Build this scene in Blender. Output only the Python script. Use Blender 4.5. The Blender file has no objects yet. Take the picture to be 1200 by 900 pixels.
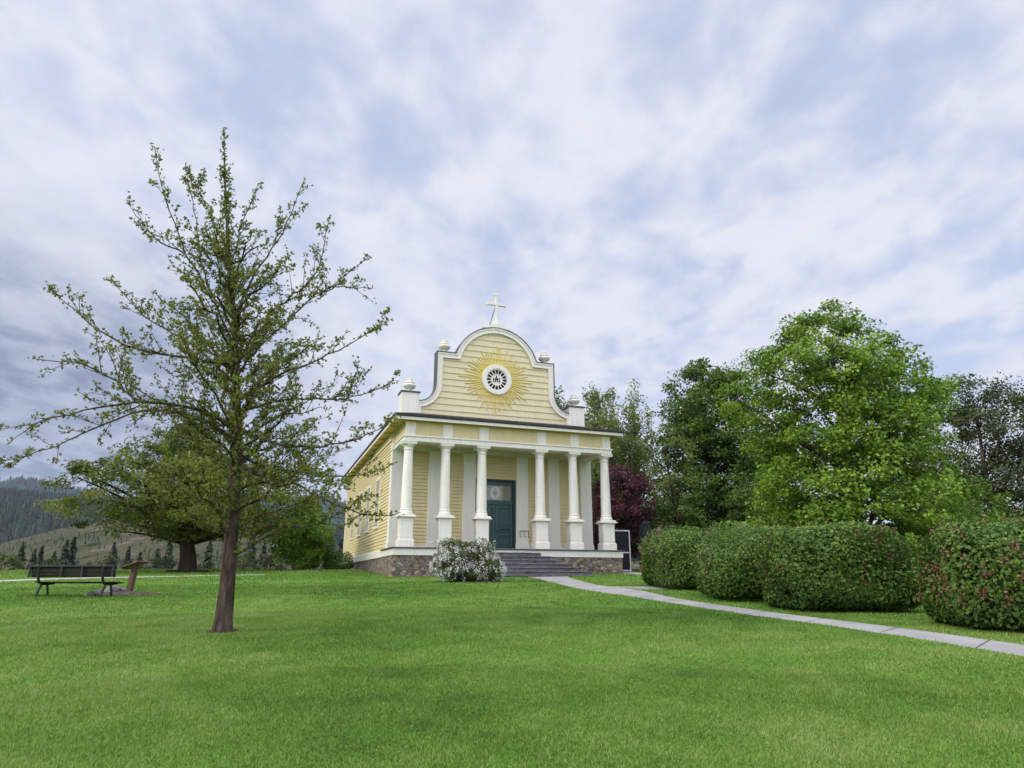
import bpy, bmesh, math, random
import numpy as np
from mathutils import Vector, Matrix

SC = bpy.context.scene
COL = SC.collection
R = math.radians
random.seed(7)

# ------------------------------------------------------------------ camera
F, HZ, EYE = 790.0, 680.0, 1.4            # focal length in px of the 1200 px photograph, eye-level row, eye height
PITCH = math.atan((HZ - 450) / F)
cp, sp = math.cos(PITCH), math.sin(PITCH)
CAM = np.array([0.0, 0.0, EYE])
SLOPE = 0.045


def ray(px, py):
    x, u = px - 600, 450 - py
    return np.array([x, F * cp - u * sp, F * sp + u * cp])


def at(px, py, Y):                         # the point at distance Y seen at a pixel
    r = ray(px, py)
    return CAM + r * (Y / r[1])


def gnd(px, py):                           # the point on the lawn seen at a pixel
    r = ray(px, py)
    return CAM + r * (EYE / (SLOPE * r[1] - r[2]))


def smooth(a, b, x):
    t = np.clip((x - a) / (b - a), 0, 1)
    return t * t * (3 - 2 * t)


def H(x, y):                               # height of the ground
    x = np.asarray(x, float); y = np.asarray(y, float)
    yy = np.maximum(y, -30)
    z = np.where(yy < 44, SLOPE * yy, 0)
    t = yy - 44
    z = np.where(yy >= 44, SLOPE * 44 + SLOPE * t - 0.0062 * t * t, z)
    z = np.where(yy >= 58, SLOPE * 44 + SLOPE * 14 - 0.0062 * 196 - (yy - 58) * 0.1286, z)
    z = np.maximum(z, -7.0)
    z = z + 0.02 * np.sin(x * .6 + 1.3) * np.sin(y * .45) * smooth(70, 50, y)
    return z


def Hf(x, y):
    return float(H(x, y))


cd = bpy.data.cameras.new('camera'); cam = bpy.data.objects.new('camera', cd); COL.objects.link(cam)
cam.location = CAM
cam.rotation_euler = (R(90) + PITCH, 0, 0)
cd.sensor_width = 36; cd.lens = F / 1200 * 36
cd.clip_start = .05; cd.clip_end = 30000
SC.camera = cam

# ------------------------------------------------------------------ materials
def mat(name):
    m = bpy.data.materials.new(name); m.use_nodes = True
    nt = m.node_tree; nt.nodes.clear()
    return m, nt, nt.nodes, nt.links


def nd(n, t, **kw):
    o = n.new(t)
    for k, v in kw.items():
        if k in o.inputs.keys() if isinstance(k, str) else False:
            o.inputs[k].default_value = v
        else:
            setattr(o, k, v)
    return o


def ramp(n, stops, interp='LINEAR'):
    r = n.new('ShaderNodeValToRGB'); e = r.color_ramp; e.interpolation = interp
    while len(e.elements) < len(stops): e.elements.new(.5)
    for el, (p, c) in zip(e.elements, stops):
        el.position = p; el.color = (*c, 1)
    return r


def noise(n, l, vec, scale, detail=4, rough=.55, dist=0):
    t = n.new('ShaderNodeTexNoise')
    t.inputs['Scale'].default_value = scale; t.inputs['Detail'].default_value = detail
    t.inputs['Roughness'].default_value = rough; t.inputs['Distortion'].default_value = dist
    l.new(vec, t.inputs['Vector'])
    return t


def mapping(n, l, vec, scale=(1, 1, 1), rot=(0, 0, 0)):
    m = n.new('ShaderNodeMapping'); m.inputs['Scale'].default_value = scale; m.inputs['Rotation'].default_value = rot
    l.new(vec, m.inputs['Vector'])
    return m.outputs[0]


def pmat(name, stops, scale=3, rough=.6, spec=.3, bump=0, bscale=None, stretch=(1, 1, 1), metallic=0, coords='Object', detail=5):
    m, nt, n, l = mat(name)
    tc = n.new('ShaderNodeTexCoord'); v = mapping(n, l, tc.outputs[coords], stretch)
    t = noise(n, l, v, scale, detail, .6)
    r = ramp(n, stops); l.new(t.outputs['Fac'], r.inputs[0])
    t.inputs['Roughness'].default_value = .72 if detail > 8 else .6
    b = n.new('ShaderNodeBsdfPrincipled'); o = n.new('ShaderNodeOutputMaterial')
    b.inputs['Roughness'].default_value = rough; b.inputs['Specular IOR Level'].default_value = spec
    b.inputs['Metallic'].default_value = metallic
    l.new(r.outputs[0], b.inputs['Base Color']); l.new(b.outputs[0], o.inputs[0])
    if bump:
        t2 = noise(n, l, v, bscale or scale * 4, 5, .6)
        bp = n.new('ShaderNodeBump'); bp.inputs['Strength'].default_value = bump; bp.inputs['Distance'].default_value = .02
        l.new(t2.outputs['Fac'], bp.inputs['Height']); l.new(bp.outputs[0], b.inputs['Normal'])
    return m


def leaf_mat(name, stops, trans=.35, rough=.55, patch=0.0, pscale=.5, spec=.25):
    """colour by the per-leaf value v, plus a slow patchiness through the plant"""
    m, nt, n, l = mat(name)
    a = n.new('ShaderNodeAttribute'); a.attribute_name = 'v'
    fac = a.outputs['Fac']
    if patch:
        tc = n.new('ShaderNodeTexCoord'); t = noise(n, l, tc.outputs['Object'], pscale, 3, .6)
        s = n.new('ShaderNodeMath'); s.operation = 'SUBTRACT'; l.new(t.outputs['Fac'], s.inputs[0]); s.inputs[1].default_value = .5
        q = n.new('ShaderNodeMath'); q.operation = 'MULTIPLY_ADD'; l.new(s.outputs[0], q.inputs[0]); q.inputs[1].default_value = patch; l.new(fac, q.inputs[2])
        fac = q.outputs[0]
    r = ramp(n, stops); l.new(fac, r.inputs[0])
    b = n.new('ShaderNodeBsdfPrincipled'); b.inputs['Roughness'].default_value = rough; b.inputs['Specular IOR Level'].default_value = spec
    l.new(r.outputs[0], b.inputs['Base Color'])
    tr = n.new('ShaderNodeBsdfTranslucent'); l.new(r.outputs[0], tr.inputs['Color'])
    mx = n.new('ShaderNodeMixShader'); mx.inputs[0].default_value = trans
    l.new(b.outputs[0], mx.inputs[1]); l.new(tr.outputs[0], mx.inputs[2])
    o = n.new('ShaderNodeOutputMaterial'); l.new(mx.outputs[0], o.inputs[0])
    return m


def weathered(name, base, dirt, rough=.55, amount=.5, vstretch=.35):
    """paint: base colour, faint vertical dirt streaks and fine grain"""
    m, nt, n, l = mat(name)
    tc = n.new('ShaderNodeTexCoord')
    v1 = mapping(n, l, tc.outputs['Object'], (3.2, 3.2, vstretch))
    t1 = noise(n, l, v1, 1.6, 6, .65)
    v2 = mapping(n, l, tc.outputs['Object'], (1, 1, 1))
    t2 = noise(n, l, v2, 14, 4, .6)
    r1 = ramp(n, [(.42, (0, 0, 0)), (.78, (1, 1, 1))]); l.new(t1.outputs['Fac'], r1.inputs[0])
    k = n.new('ShaderNodeMath'); k.operation = 'MULTIPLY'; l.new(r1.outputs[0], k.inputs[0]); k.inputs[1].default_value = amount
    mx = n.new('ShaderNodeMix'); mx.data_type = 'RGBA'
    mx.inputs[6].default_value = (*base, 1); mx.inputs[7].default_value = (*dirt, 1)
    l.new(k.outputs[0], mx.inputs[0])
    hs = n.new('ShaderNodeHueSaturation'); l.new(mx.outputs[2], hs.inputs['Color'])
    mp = n.new('ShaderNodeMapRange'); mp.inputs[1].default_value = .3; mp.inputs[2].default_value = .7; mp.inputs[3].default_value = .9; mp.inputs[4].default_value = 1.08
    l.new(t2.outputs['Fac'], mp.inputs[0]); l.new(mp.outputs[0], hs.inputs['Value'])
    b = n.new('ShaderNodeBsdfPrincipled'); b.inputs['Roughness'].default_value = rough; b.inputs['Specular IOR Level'].default_value = .3
    l.new(hs.outputs[0], b.inputs['Base Color'])
    bp = n.new('ShaderNodeBump'); bp.inputs['Strength'].default_value = .15; bp.inputs['Distance'].default_value = .01
    l.new(t2.outputs['Fac'], bp.inputs['Height']); l.new(bp.outputs[0], b.inputs['Normal'])
    o = n.new('ShaderNodeOutputMaterial'); l.new(b.outputs[0], o.inputs[0])
    return m


def stone_mat(name, scale, stops, mortar=(.09, .075, .06)):
    m, nt, n, l = mat(name)
    tc = n.new('ShaderNodeTexCoord'); v0 = mapping(n, l, tc.outputs['Object'], (1, 1, 1.55))
    t = noise(n, l, v0, 2.5, 3, .6)
    ad = n.new('ShaderNodeVectorMath'); ad.operation = 'MULTIPLY_ADD'; l.new(t.outputs['Color'], ad.inputs[0])
    ad.inputs[1].default_value = (.35, .35, .35); l.new(v0, ad.inputs[2])
    vo = n.new('ShaderNodeTexVoronoi'); vo.inputs['Scale'].default_value = scale; l.new(ad.outputs[0], vo.inputs['Vector'])
    ve = n.new('ShaderNodeTexVoronoi'); ve.feature = 'DISTANCE_TO_EDGE'; ve.inputs['Scale'].default_value = scale; l.new(ad.outputs[0], ve.inputs['Vector'])
    sx = n.new('ShaderNodeSeparateColor'); l.new(vo.outputs['Color'], sx.inputs[0])
    r = ramp(n, stops); l.new(sx.outputs[0], r.inputs[0])
    fine = noise(n, l, v0, 22, 5, .65)
    ov = n.new('ShaderNodeMix'); ov.data_type = 'RGBA'; ov.blend_type = 'OVERLAY'; ov.inputs[0].default_value = .75
    l.new(r.outputs[0], ov.inputs[6]); l.new(fine.outputs['Color'], ov.inputs[7])
    hs = n.new('ShaderNodeHueSaturation'); hs.inputs['Saturation'].default_value = .72; l.new(ov.outputs[2], hs.inputs['Color'])
    e = ramp(n, [(0.01, (0, 0, 0)), (.07, (1, 1, 1))]); l.new(ve.outputs['Distance'], e.inputs[0])
    mx = n.new('ShaderNodeMix'); mx.data_type = 'RGBA'; l.new(e.outputs[0], mx.inputs[0])
    mx.inputs[6].default_value = (*mortar, 1); l.new(hs.outputs[0], mx.inputs[7])
    b = n.new('ShaderNodeBsdfPrincipled'); b.inputs['Roughness'].default_value = .85; b.inputs['Specular IOR Level'].default_value = .2
    l.new(mx.outputs[2], b.inputs['Base Color'])
    h = n.new('ShaderNodeMath'); h.operation = 'MULTIPLY_ADD'; l.new(fine.outputs['Fac'], h.inputs[0]); h.inputs[1].default_value = .4; l.new(e.outputs[0], h.inputs[2])
    bp = n.new('ShaderNodeBump'); bp.inputs['Strength'].default_value = .9; bp.inputs['Distance'].default_value = .05
    l.new(h.outputs[0], bp.inputs['Height']); l.new(bp.outputs[0], b.inputs['Normal'])
    o = n.new('ShaderNodeOutputMaterial'); l.new(b.outputs[0], o.inputs[0])
    return m


M = {}
M['white'] = weathered('white_paint', (.79, .735, .65), (.58, .53, .45), .5, .5)
M['white2'] = weathered('pilaster_paint', (.78, .73, .65), (.64, .59, .52), .6, .5)
M['yellow'] = weathered('yellow_siding', (.68, .56, .30), (.55, .45, .245), .6, .6)
M['cream'] = weathered('pale_yellow_siding', (.69, .585, .37), (.58, .49, .31), .6, .55)
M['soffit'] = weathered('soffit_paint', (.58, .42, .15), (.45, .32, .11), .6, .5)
M['ray'] = weathered('sunburst_paint', (.74, .58, .11), (.62, .48, .11), .5, .4)
M['door'] = weathered('teal_door_paint', (.030, .078, .074), (.022, .055, .055), .35, .6)
M['frame'] = weathered('dark_frame_paint', (.012, .024, .026), (.010, .018, .02), .4, .5)
M['black'] = pmat('black_metal', [(.3, (.012, .014, .013)), (.7, (.022, .025, .023))], 8, .45, .4)
M['shingle'] = pmat('roof_shingles', [(.3, (.028, .026, .026)), (.7, (.075, .07, .068))], 9, .9, .2, .6, 30, (1, 1, 3))
M['slate'] = pmat('slate_steps', [(.28, (.045, .042, .045)), (.45, (.12, .112, .118)), (.62, (.165, .155, .165)), (.75, (.22, .21, .22))], 3.5, .8, .25, .5, 26, (1, 1, 2.2))
M['flagstone'] = pmat('porch_boards', [(.3, (.07, .065, .065)), (.7, (.13, .125, .12))], 5, .7, .3, .2)
M['stone'] = stone_mat('rubble_stone', 4.3, [(0, (.10, .075, .06)), (.2, (.27, .16, .085)), (.38, (.15, .13, .12)), (.55, (.34, .23, .12)), (.7, (.12, .10, .105)), (.85, (.40, .30, .17)), (1, (.20, .17, .15))])
M['bark'] = pmat('grey_brown_bark', [(.32, (.018, .012, .009)), (.5, (.062, .043, .031)), (.62, (.095, .070, .052)), (.75, (.17, .14, .115))], 12, .9, .15, 1.0, 16, (1, 1, .22))
M['bark_dark'] = pmat('dark_bark', [(.3, (.018, .013, .010)), (.7, (.06, .045, .034))], 5, .95, .1, 1.0, 9, (1, 1, .25))
M['bark_grey'] = pmat('pale_bark', [(.3, (.06, .05, .042)), (.7, (.17, .15, .125))], 6, .9, .1, .6, 12, (1, 1, .4))
M['twig'] = pmat('twig_bark', [(.3, (.02, .014, .011)), (.7, (.05, .036, .028))], 10, .9, .1)
M['rust'] = pmat('brown_painted_steel', [(.3, (.075, .034, .024)), (.7, (.14, .068, .048))], 6, .55, .4)
M['panel'] = pmat('faded_sign_panel', [(.3, (.22, .14, .12)), (.7, (.33, .23, .20))], 12, .4, .4)
M['wood_dark'] = pmat('weathered_plank', [(.3, (.009, .009, .008)), (.7, (.026, .025, .022))], 6, .8, .12, .4, 18, (.3, 3, 3))
M['alu'] = pmat('grey_aluminium', [(.3, (.50, .49, .48)), (.7, (.62, .61, .60))], 6, .4, .5)
M['earth'] = pmat('bare_earth', [(.3, (.038, .031, .022)), (.7, (.095, .08, .057))], 4, .95, .1, .8, 14)
M['rock'] = pmat('grey_rock', [(.3, (.07, .062, .055)), (.7, (.20, .18, .16))], 5, .9, .2, .8, 10)
M['cap'] = pmat('dark_flashing', [(.3, (.05, .05, .05)), (.7, (.10, .10, .10))], 8, .5, .4)
m, nt, n, l = mat('dark_glass')
b = n.new('ShaderNodeBsdfPrincipled'); b.inputs['Base Color'].default_value = (.012, .014, .018, 1); b.inputs['Roughness'].default_value = .2
b.inputs['Specular IOR Level'].default_value = .08
tc = n.new('ShaderNodeTexCoord'); t = noise(n, l, tc.outputs['Object'], 1.3, 2); bp = n.new('ShaderNodeBump'); bp.inputs['Strength'].default_value = .04
l.new(t.outputs['Fac'], bp.inputs['Height']); l.new(bp.outputs[0], b.inputs['Normal'])
o = n.new('ShaderNodeOutputMaterial'); l.new(b.outputs[0], o.inputs[0]); M['glass'] = m
M['glass_lt'] = pmat('frosted_transom_glass', [(.3, (.17, .17, .12)), (.7, (.26, .25, .19))], 2.2, .12, .6)
M['etched'] = pmat('etched_glass', [(.3, (.42, .44, .40)), (.7, (.52, .53, .49))], 6, .3, .5)

# ------------------------------------------------------------------ object helpers
def tag(o, label=None, cat=None, group=None, kind=None):
    if label: o['label'] = label
    if cat: o['category'] = cat
    if group: o['group'] = group
    if kind: o['kind'] = kind
    return o


def empty(name, loc, rz=0):
    o = bpy.data.objects.new(name, None); COL.objects.link(o)
    o.location = loc; o.rotation_euler = (0, 0, rz); o.empty_display_size = .2
    return o


def link(name, me, mats, parent=None):
    o = bpy.data.objects.new(name, me); COL.objects.link(o)
    for mm in (mats if isinstance(mats, (list, tuple)) else [mats]): me.materials.append(mm)
    if parent: o.parent = parent
    return o


class MB:
    def __init__(s, off=(0, 0, 0)):
        s.v = []; s.f = []; s.off = Vector(off)

    def add(s, vs, fs):
        b = len(s.v); s.v += [tuple(v) for v in vs]; s.f += [tuple(i + b for i in f) for f in fs]
        return s

    def box(s, x0, x1, y0, y1, z0, z1):
        return s.add([(x0, y0, z0), (x1, y0, z0), (x1, y1, z0), (x0, y1, z0), (x0, y0, z1), (x1, y0, z1), (x1, y1, z1), (x0, y1, z1)],
                     [(0, 3, 2, 1), (4, 5, 6, 7), (0, 1, 5, 4), (1, 2, 6, 5), (2, 3, 7, 6), (3, 0, 4, 7)])

    def bar(s, p, q, w, h):                 # rectangular bar from p to q
        p, q = Vector(p), Vector(q); d = (q - p).normalized()
        up = Vector((0, 0, 1)) if abs(d.z) < .95 else Vector((0, 1, 0))
        a = d.cross(up).normalized() * w / 2; c = d.cross(a).normalized() * h / 2
        vs = [p + a + c, p - a + c, p - a - c, p + a - c, q + a + c, q - a + c, q - a - c, q + a - c]
        return s.add(vs, [(0, 1, 2, 3), (7, 6, 5, 4), (0, 4, 5, 1), (1, 5, 6, 2), (2, 6, 7, 3), (3, 7, 4, 0)])

    def prism(s, poly, y0, y1):             # polygon in x,z extruded along y
        n = len(poly)
        vs = [(x, y0, z) for x, z in poly] + [(x, y1, z) for x, z in poly]
        fs = [tuple(range(n)), tuple(range(2 * n - 1, n - 1, -1))] + [(i, (i + 1) % n, n + (i + 1) % n, n + i) for i in range(n)]
        return s.add(vs, fs)

    def lathe(s, prof, n=20, c=(0, 0, 0)):  # profile (r, z) round the z axis
        m = len(prof); vs = []
        for r, z in prof:
            for k in range(n):
                a = 2 * math.pi * k / n; vs.append((c[0] + r * math.cos(a), c[1] + r * math.sin(a), c[2] + z))
        fs = [(i * n + k, i * n + (k + 1) % n, (i + 1) * n + (k + 1) % n, (i + 1) * n + k) for i in range(m - 1) for k in range(n)]
        fs += [tuple(range(n - 1, -1, -1)), tuple((m - 1) * n + k for k in range(n))]
        return s.add(vs, fs)

    def ring(s, r0, r1, y0, y1, cx, cz, n=40):   # flat ring facing -y
        vs = []
        for k in range(n):
            a = 2 * math.pi * k / n; ca, sa = math.cos(a), math.sin(a)
            vs += [(cx + r0 * ca, y0, cz + r0 * sa), (cx + r1 * ca, y0, cz + r1 * sa), (cx + r1 * ca, y1, cz + r1 * sa), (cx + r0 * ca, y1, cz + r0 * sa)]
        fs = []
        for k in range(n):
            a, b = 4 * k, 4 * ((k + 1) % n)
            for j in range(4): fs.append((a + j, a + (j + 1) % 4, b + (j + 1) % 4, b + j))
        return s.add(vs, fs)

    def disc(s, r, y0, y1, cx, cz, n=40):
        return s.prism([(cx + r * math.cos(2 * math.pi * k / n), cz + r * math.sin(2 * math.pi * k / n)) for k in range(n)], y0, y1)

    def tube(s, pts, rad, n=8):
        pts = [Vector(p) for p in pts]; vs = []; m = len(pts)
        t = (pts[1] - pts[0]).normalized(); a = t.orthogonal().normalized()
        for i, p in enumerate(pts):
            t = (pts[min(i + 1, m - 1)] - pts[max(i - 1, 0)]).normalized()
            a = (a - t * a.dot(t))
            a = a.normalized() if a.length > 1e-5 else t.orthogonal().normalized()
            b = t.cross(a); r = rad[i] if isinstance(rad, (list, tuple, np.ndarray)) else rad
            for k in range(n):
                w = 2 * math.pi * k / n; vs.append(p + (a * math.cos(w) + b * math.sin(w)) * r)
        fs = [(i * n + k, i * n + (k + 1) % n, (i + 1) * n + (k + 1) % n, (i + 1) * n + k) for i in range(m - 1) for k in range(n)]
        fs += [tuple(range(n - 1, -1, -1)), tuple((m - 1) * n + k for k in range(n))]
        return s.add(vs, fs)

    def build(s, name, mats, parent=None, smooth=False, bevel=0, recalc=True):
        me = bpy.data.meshes.new(name)
        me.from_pydata([(v[0] + s.off.x, v[1] + s.off.y, v[2] + s.off.z) for v in s.v], [], s.f)
        if recalc:
            bm = bmesh.new(); bm.from_mesh(me); bmesh.ops.recalc_face_normals(bm, faces=bm.faces); bm.to_mesh(me); bm.free()
        o = link(name, me, mats, parent)
        if smooth:
            me.polygons.foreach_set('use_smooth', [True] * len(me.polygons))
            md = o.modifiers.new('edges', 'EDGE_SPLIT'); md.split_angle = R(38)
        if bevel:
            md = o.modifiers.new('bevel', 'BEVEL'); md.width = bevel; md.segments = 1; md.limit_method = 'ANGLE'; md.angle_limit = R(40)
        return o


def quads(name, V, val, mats, parent=None, nper=4):
    """fast mesh of N separate polygons: V (N,nper,3), per-polygon value val (N)"""
    V = np.asarray(V, np.float32); N = len(V)
    me = bpy.data.meshes.new(name)
    me.vertices.add(N * nper); me.vertices.foreach_set('co', V.reshape(-1))
    me.loops.add(N * nper); me.loops.foreach_set('vertex_index', np.arange(N * nper, dtype=np.int32))
    me.polygons.add(N); me.polygons.foreach_set('loop_start', np.arange(N, dtype=np.int32) * nper)
    a = me.attributes.new('v', 'FLOAT', 'POINT'); a.data.foreach_set('value', np.repeat(np.asarray(val, np.float32), nper))
    me.update(calc_edges=True)
    return link(name, me, mats, parent)


def norm(a):
    return a / np.maximum(np.linalg.norm(a, axis=-1, keepdims=True), 1e-9)


def leaf_quads(P, Nrm, L, W, rng, fold=.25):
    """rhombic leaves at P facing Nrm, length L, width W"""
    N = len(P); rnd = rng.normal(size=(N, 3))
    Nrm = norm(Nrm); d = norm(rnd - Nrm * (rnd * Nrm).sum(1, keepdims=True)); s = np.cross(Nrm, d)
    L = np.broadcast_to(np.asarray(L, float).reshape(-1, 1), (N, 1)); W = np.broadcast_to(np.asarray(W, float).reshape(-1, 1), (N, 1))
    up = Nrm * W * fold
    return np.stack([P - d * L * .5, P + s * W * .5 + up - d * L * .05, P + d * L * .5, P - s * W * .5 + up - d * L * .05], 1)


class Noise3:                                # cheap smooth noise: a few plane waves
    def __init__(s, rng, freq, k=10):
        s.w = norm(rng.normal(size=(k, 3))) * freq * rng.uniform(.6, 1.6, (k, 1)); s.p = rng.uniform(0, 6.28, k)

    def __call__(s, P):
        return np.sin(np.asarray(P) @ s.w.T + s.p).mean(-1) * 1.8


# ------------------------------------------------------------------ trees
def broad_tree(name, label, cat, base, trunk_r, lean, prof, nclump, per, leaf, rc, leafmat, barkmat, seed,
               group=None, shell=.45, flat=.6, outline=.3, drift=(0, 0), limb_n=40, droop=.0, openness=0.0, up=.7, squash=1.0):
    """prof: (height above base, radius) list; clumps of leaves fill the crown; trunk and limbs reach into it"""
    rng = np.random.default_rng(seed)
    root = empty(name, base); tag(root, label, cat, group)
    pz = np.array([p[0] for p in prof]); pr = np.array([p[1] for p in prof])
    zz = np.linspace(pz[0], pz[-1], 200); rr = np.interp(zz, pz, pr)
    w = rr ** 1.35 + .05; cdf = np.cumsum(w) / w.sum()
    nz = Noise3(rng, 1.3 / max(pr.max(), 1) * 3.0)
    C = []; tries = 0
    while len(C) < nclump and tries < nclump * 6:
        tries += 1
        z = np.interp(rng.random(), cdf, zz); r = np.interp(z, pz, pr); a = rng.uniform(0, 2 * math.pi)
        f = 1 - (1 - shell) * rng.random() ** 1.4
        ca, sa = math.cos(a), math.sin(a)
        q = 1 + outline * float(nz(np.array([ca * pr.max(), sa * pr.max(), z])))
        if openness and float(nz(np.array([ca * r * 2, sa * r * 2, z * 2.0]))) > .9 - openness: continue
        t = (z - pz[0]) / (pz[-1] - pz[0])
        C.append((drift[0] * t + ca * r * f * q, drift[1] * t + sa * r * f * q * squash, z - droop * (r * f) ** 1.3))
    C = np.array(C)
    # leaves
    n = per * len(C); ci = np.repeat(np.arange(len(C)), per)
    sz = rng.uniform(.6, 1.35, len(C))[ci]
    g = norm(rng.normal(size=(n, 3))) * (rng.random((n, 1)) ** .45)
    g[:, 2] *= flat
    P = C[ci] + g * (rc * sz)[:, None]
    outw = C[ci].copy(); outw[:, 2] = 0; outw = norm(outw + 1e-6)
    Nn = np.array([0, 0, up]) + outw * .45 + rng.normal(size=(n, 3)) * .55
    L = leaf * rng.uniform(.65, 1.3, n)
    V = leaf_quads(P, Nn, L, L * rng.uniform(.6, .85, n), rng)
    val = np.clip(.5 + rng.normal(size=len(C))[ci] * .2 + rng.normal(size=n) * .16, 0, 1)
    # trunk and limbs
    mb = MB(); top = pz[-1] * .86
    k = 9; tp = [(lean[0] * (i / k) ** 1.2 + drift[0] * (i / k) + .08 * trunk_r * math.sin(i * 2.1), lean[1] * (i / k), top * i / k - .15 * (i == 0)) for i in range(k + 1)]
    tr = [trunk_r * (1.18 if i == 0 else 1) * (1 - .92 * i / k) + .02 for i in range(k + 1)]
    mb.tube(tp, tr, 10)
    order = rng.permutation(len(C))[:limb_n]
    for j in order:
        c = C[j]; hz = math.hypot(c[0], c[1])
        zs = min(max(c[2] - hz * rng.uniform(.45, .9), pz[0] * .75), top * .95)
        i = zs / top * k; i0 = int(i); fr = i - i0; i1 = min(i0 + 1, k)
        s0 = Vector(tp[i0]).lerp(Vector(tp[i1]), fr); rs = (tr[i0] * (1 - fr) + tr[i1] * fr)
        e = Vector(c); mid = s0.lerp(e, .5) + Vector((rng.normal() * .12 * hz, rng.normal() * .12 * hz, hz * .08))
        pts = []
        for t in np.linspace(0, 1, 6):
            pts.append((1 - t) ** 2 * s0 + 2 * t * (1 - t) * mid + t * t * e)
        r0 = min(rs * .5, .035 * hz * .6 + .02)
        mb.tube(pts, [r0 * (1 - .85 * t) + .006 for t in np.linspace(0, 1, 6)], 5)
    mb.build('trunk', barkmat, root, smooth=True, recalc=False)
    quads('crown', V, val, leafmat, root)
    return root


def shrub(name, label, cat, base, half, rz, nleaf, leaf, leafmat, seed, group=None, power=2.6, outline=.13, bloom=None, stem_n=9, nfreq=1.6, top_v=0.0):
    """a dense rounded bush: leaves through an outer skin of an uneven super-ellipsoid, stems inside"""
    rng = np.random.default_rng(seed)
    root = empty(name, base, rz); tag(root, label, cat, group)
    nz = Noise3(rng, nfreq); nz2 = Noise3(rng, nfreq * 3.2)
    hx, hy, hz = half

    def skin(n, f0):
        d = norm(rng.normal(size=(n, 3)) * np.array([hx, hy, hz]) ** .5)
        s = (np.abs(d[:, 0]) ** power + np.abs(d[:, 1]) ** power + np.abs(d[:, 2]) ** power) ** (-1 / power)
        Q = d * s[:, None] * np.array([hx, hy, hz]); Q[:, 2] *= np.where(d[:, 2] > 0, 1.38, .62)
        k = 1 + outline * nz(Q) + outline * .45 * nz2(Q)
        f = 1 - (1 - f0) * rng.random(n) ** 1.7
        Q = Q * (k * f)[:, None]; Q[:, 2] = np.maximum(Q[:, 2], -hz * .62 + rng.random(n) * .12)
        return Q, d, nz2(Q)
    Q, d, cl = skin(nleaf, .62)
    keep = rng.random(len(Q)) < .55 + .55 * (cl + .5)       # clumps and gaps
    Q, d, cl = Q[keep], d[keep], cl[keep]; n = len(Q)
    P = Q + np.array([0, 0, hz * .62])
    Nn = d * .8 + np.array([0, 0, .55]) + rng.normal(size=(n, 3)) * .5
    L = leaf * rng.uniform(.6, 1.35, n)
    V = leaf_quads(P, Nn, L, L * rng.uniform(.5, .75, n), rng)
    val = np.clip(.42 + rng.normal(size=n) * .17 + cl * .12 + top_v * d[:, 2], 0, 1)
    ns = int(nleaf / 700); Sq, sd_, _c = skin(ns * 3, .97); up_ = sd_[:, 2] > -.1; Sq, sd_ = Sq[up_][:ns], sd_[up_][:ns]; per_ = 9
    dirs = norm(sd_ + np.array([0, 0, .5]) + rng.normal(size=sd_.shape) * .35); ln_s = rng.uniform(.1, .34, len(Sq)) * min(1, hz)
    ci_ = np.repeat(np.arange(len(Sq)), per_); tt = np.tile(np.linspace(0, 1, per_), len(Sq))
    Ps = Sq[ci_] + dirs[ci_] * (tt * ln_s[ci_])[:, None] + rng.normal(size=(len(ci_), 3)) * leaf * .3 + np.array([0, 0, hz * .62])
    Ls = leaf * rng.uniform(.6, 1.1, len(Ps)) * (1.1 - .5 * tt)
    V = np.concatenate([V, leaf_quads(Ps, rng.normal(size=Ps.shape) + np.array([0, 0, .6]), Ls, Ls * .6, rng)]); val = np.concatenate([val, np.clip(rng.normal(.62, .15, len(Ps)), 0, 1)])
    quads('foliage', V, val, leafmat, root)
    mb = MB()
    for i in range(stem_n):
        a = rng.uniform(0, 6.28); f = rng.uniform(.3, .8)
        e = (math.cos(a) * hx * f, math.sin(a) * hy * f, hz * rng.uniform(1.0, 1.75))
        s0 = (e[0] * .25 + rng.normal() * .1 * hx, e[1] * .25, -.05)
        mb.tube([s0, (e[0] * .5, e[1] * .5, e[2] * .5), e], [.03, .022, .008], 5)
    mb.build('stem', M['twig'], root, smooth=True, recalc=False)
    if bloom:
        bm_, nb, bsize, per, zmin = bloom
        B, bd, bc = skin(nb * 4, .985)
        kk = (bd[:, 2] > zmin) & (nz(B) > -.35); B = B[kk][:nb]; bd = bd[kk][:nb]
        ci = np.repeat(np.arange(len(B)), per); m_ = len(ci)
        off = rng.normal(size=(m_, 3)) * bsize * np.array([.45, .45, .75])
        P = B[ci] + bd[ci] * .03 + off + np.array([0, 0, hz * .62])
        L = bsize * rng.uniform(.35, .7, m_)
        Vb = leaf_quads(P, rng.normal(size=(m_, 3)) + bd[ci], L, L * .8, rng)
        o = quads('blossom', Vb, np.clip(.5 + rng.normal(size=m_) * .22, 0, 1), bm_, root); o['kind'] = 'stuff'
    return root


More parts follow.
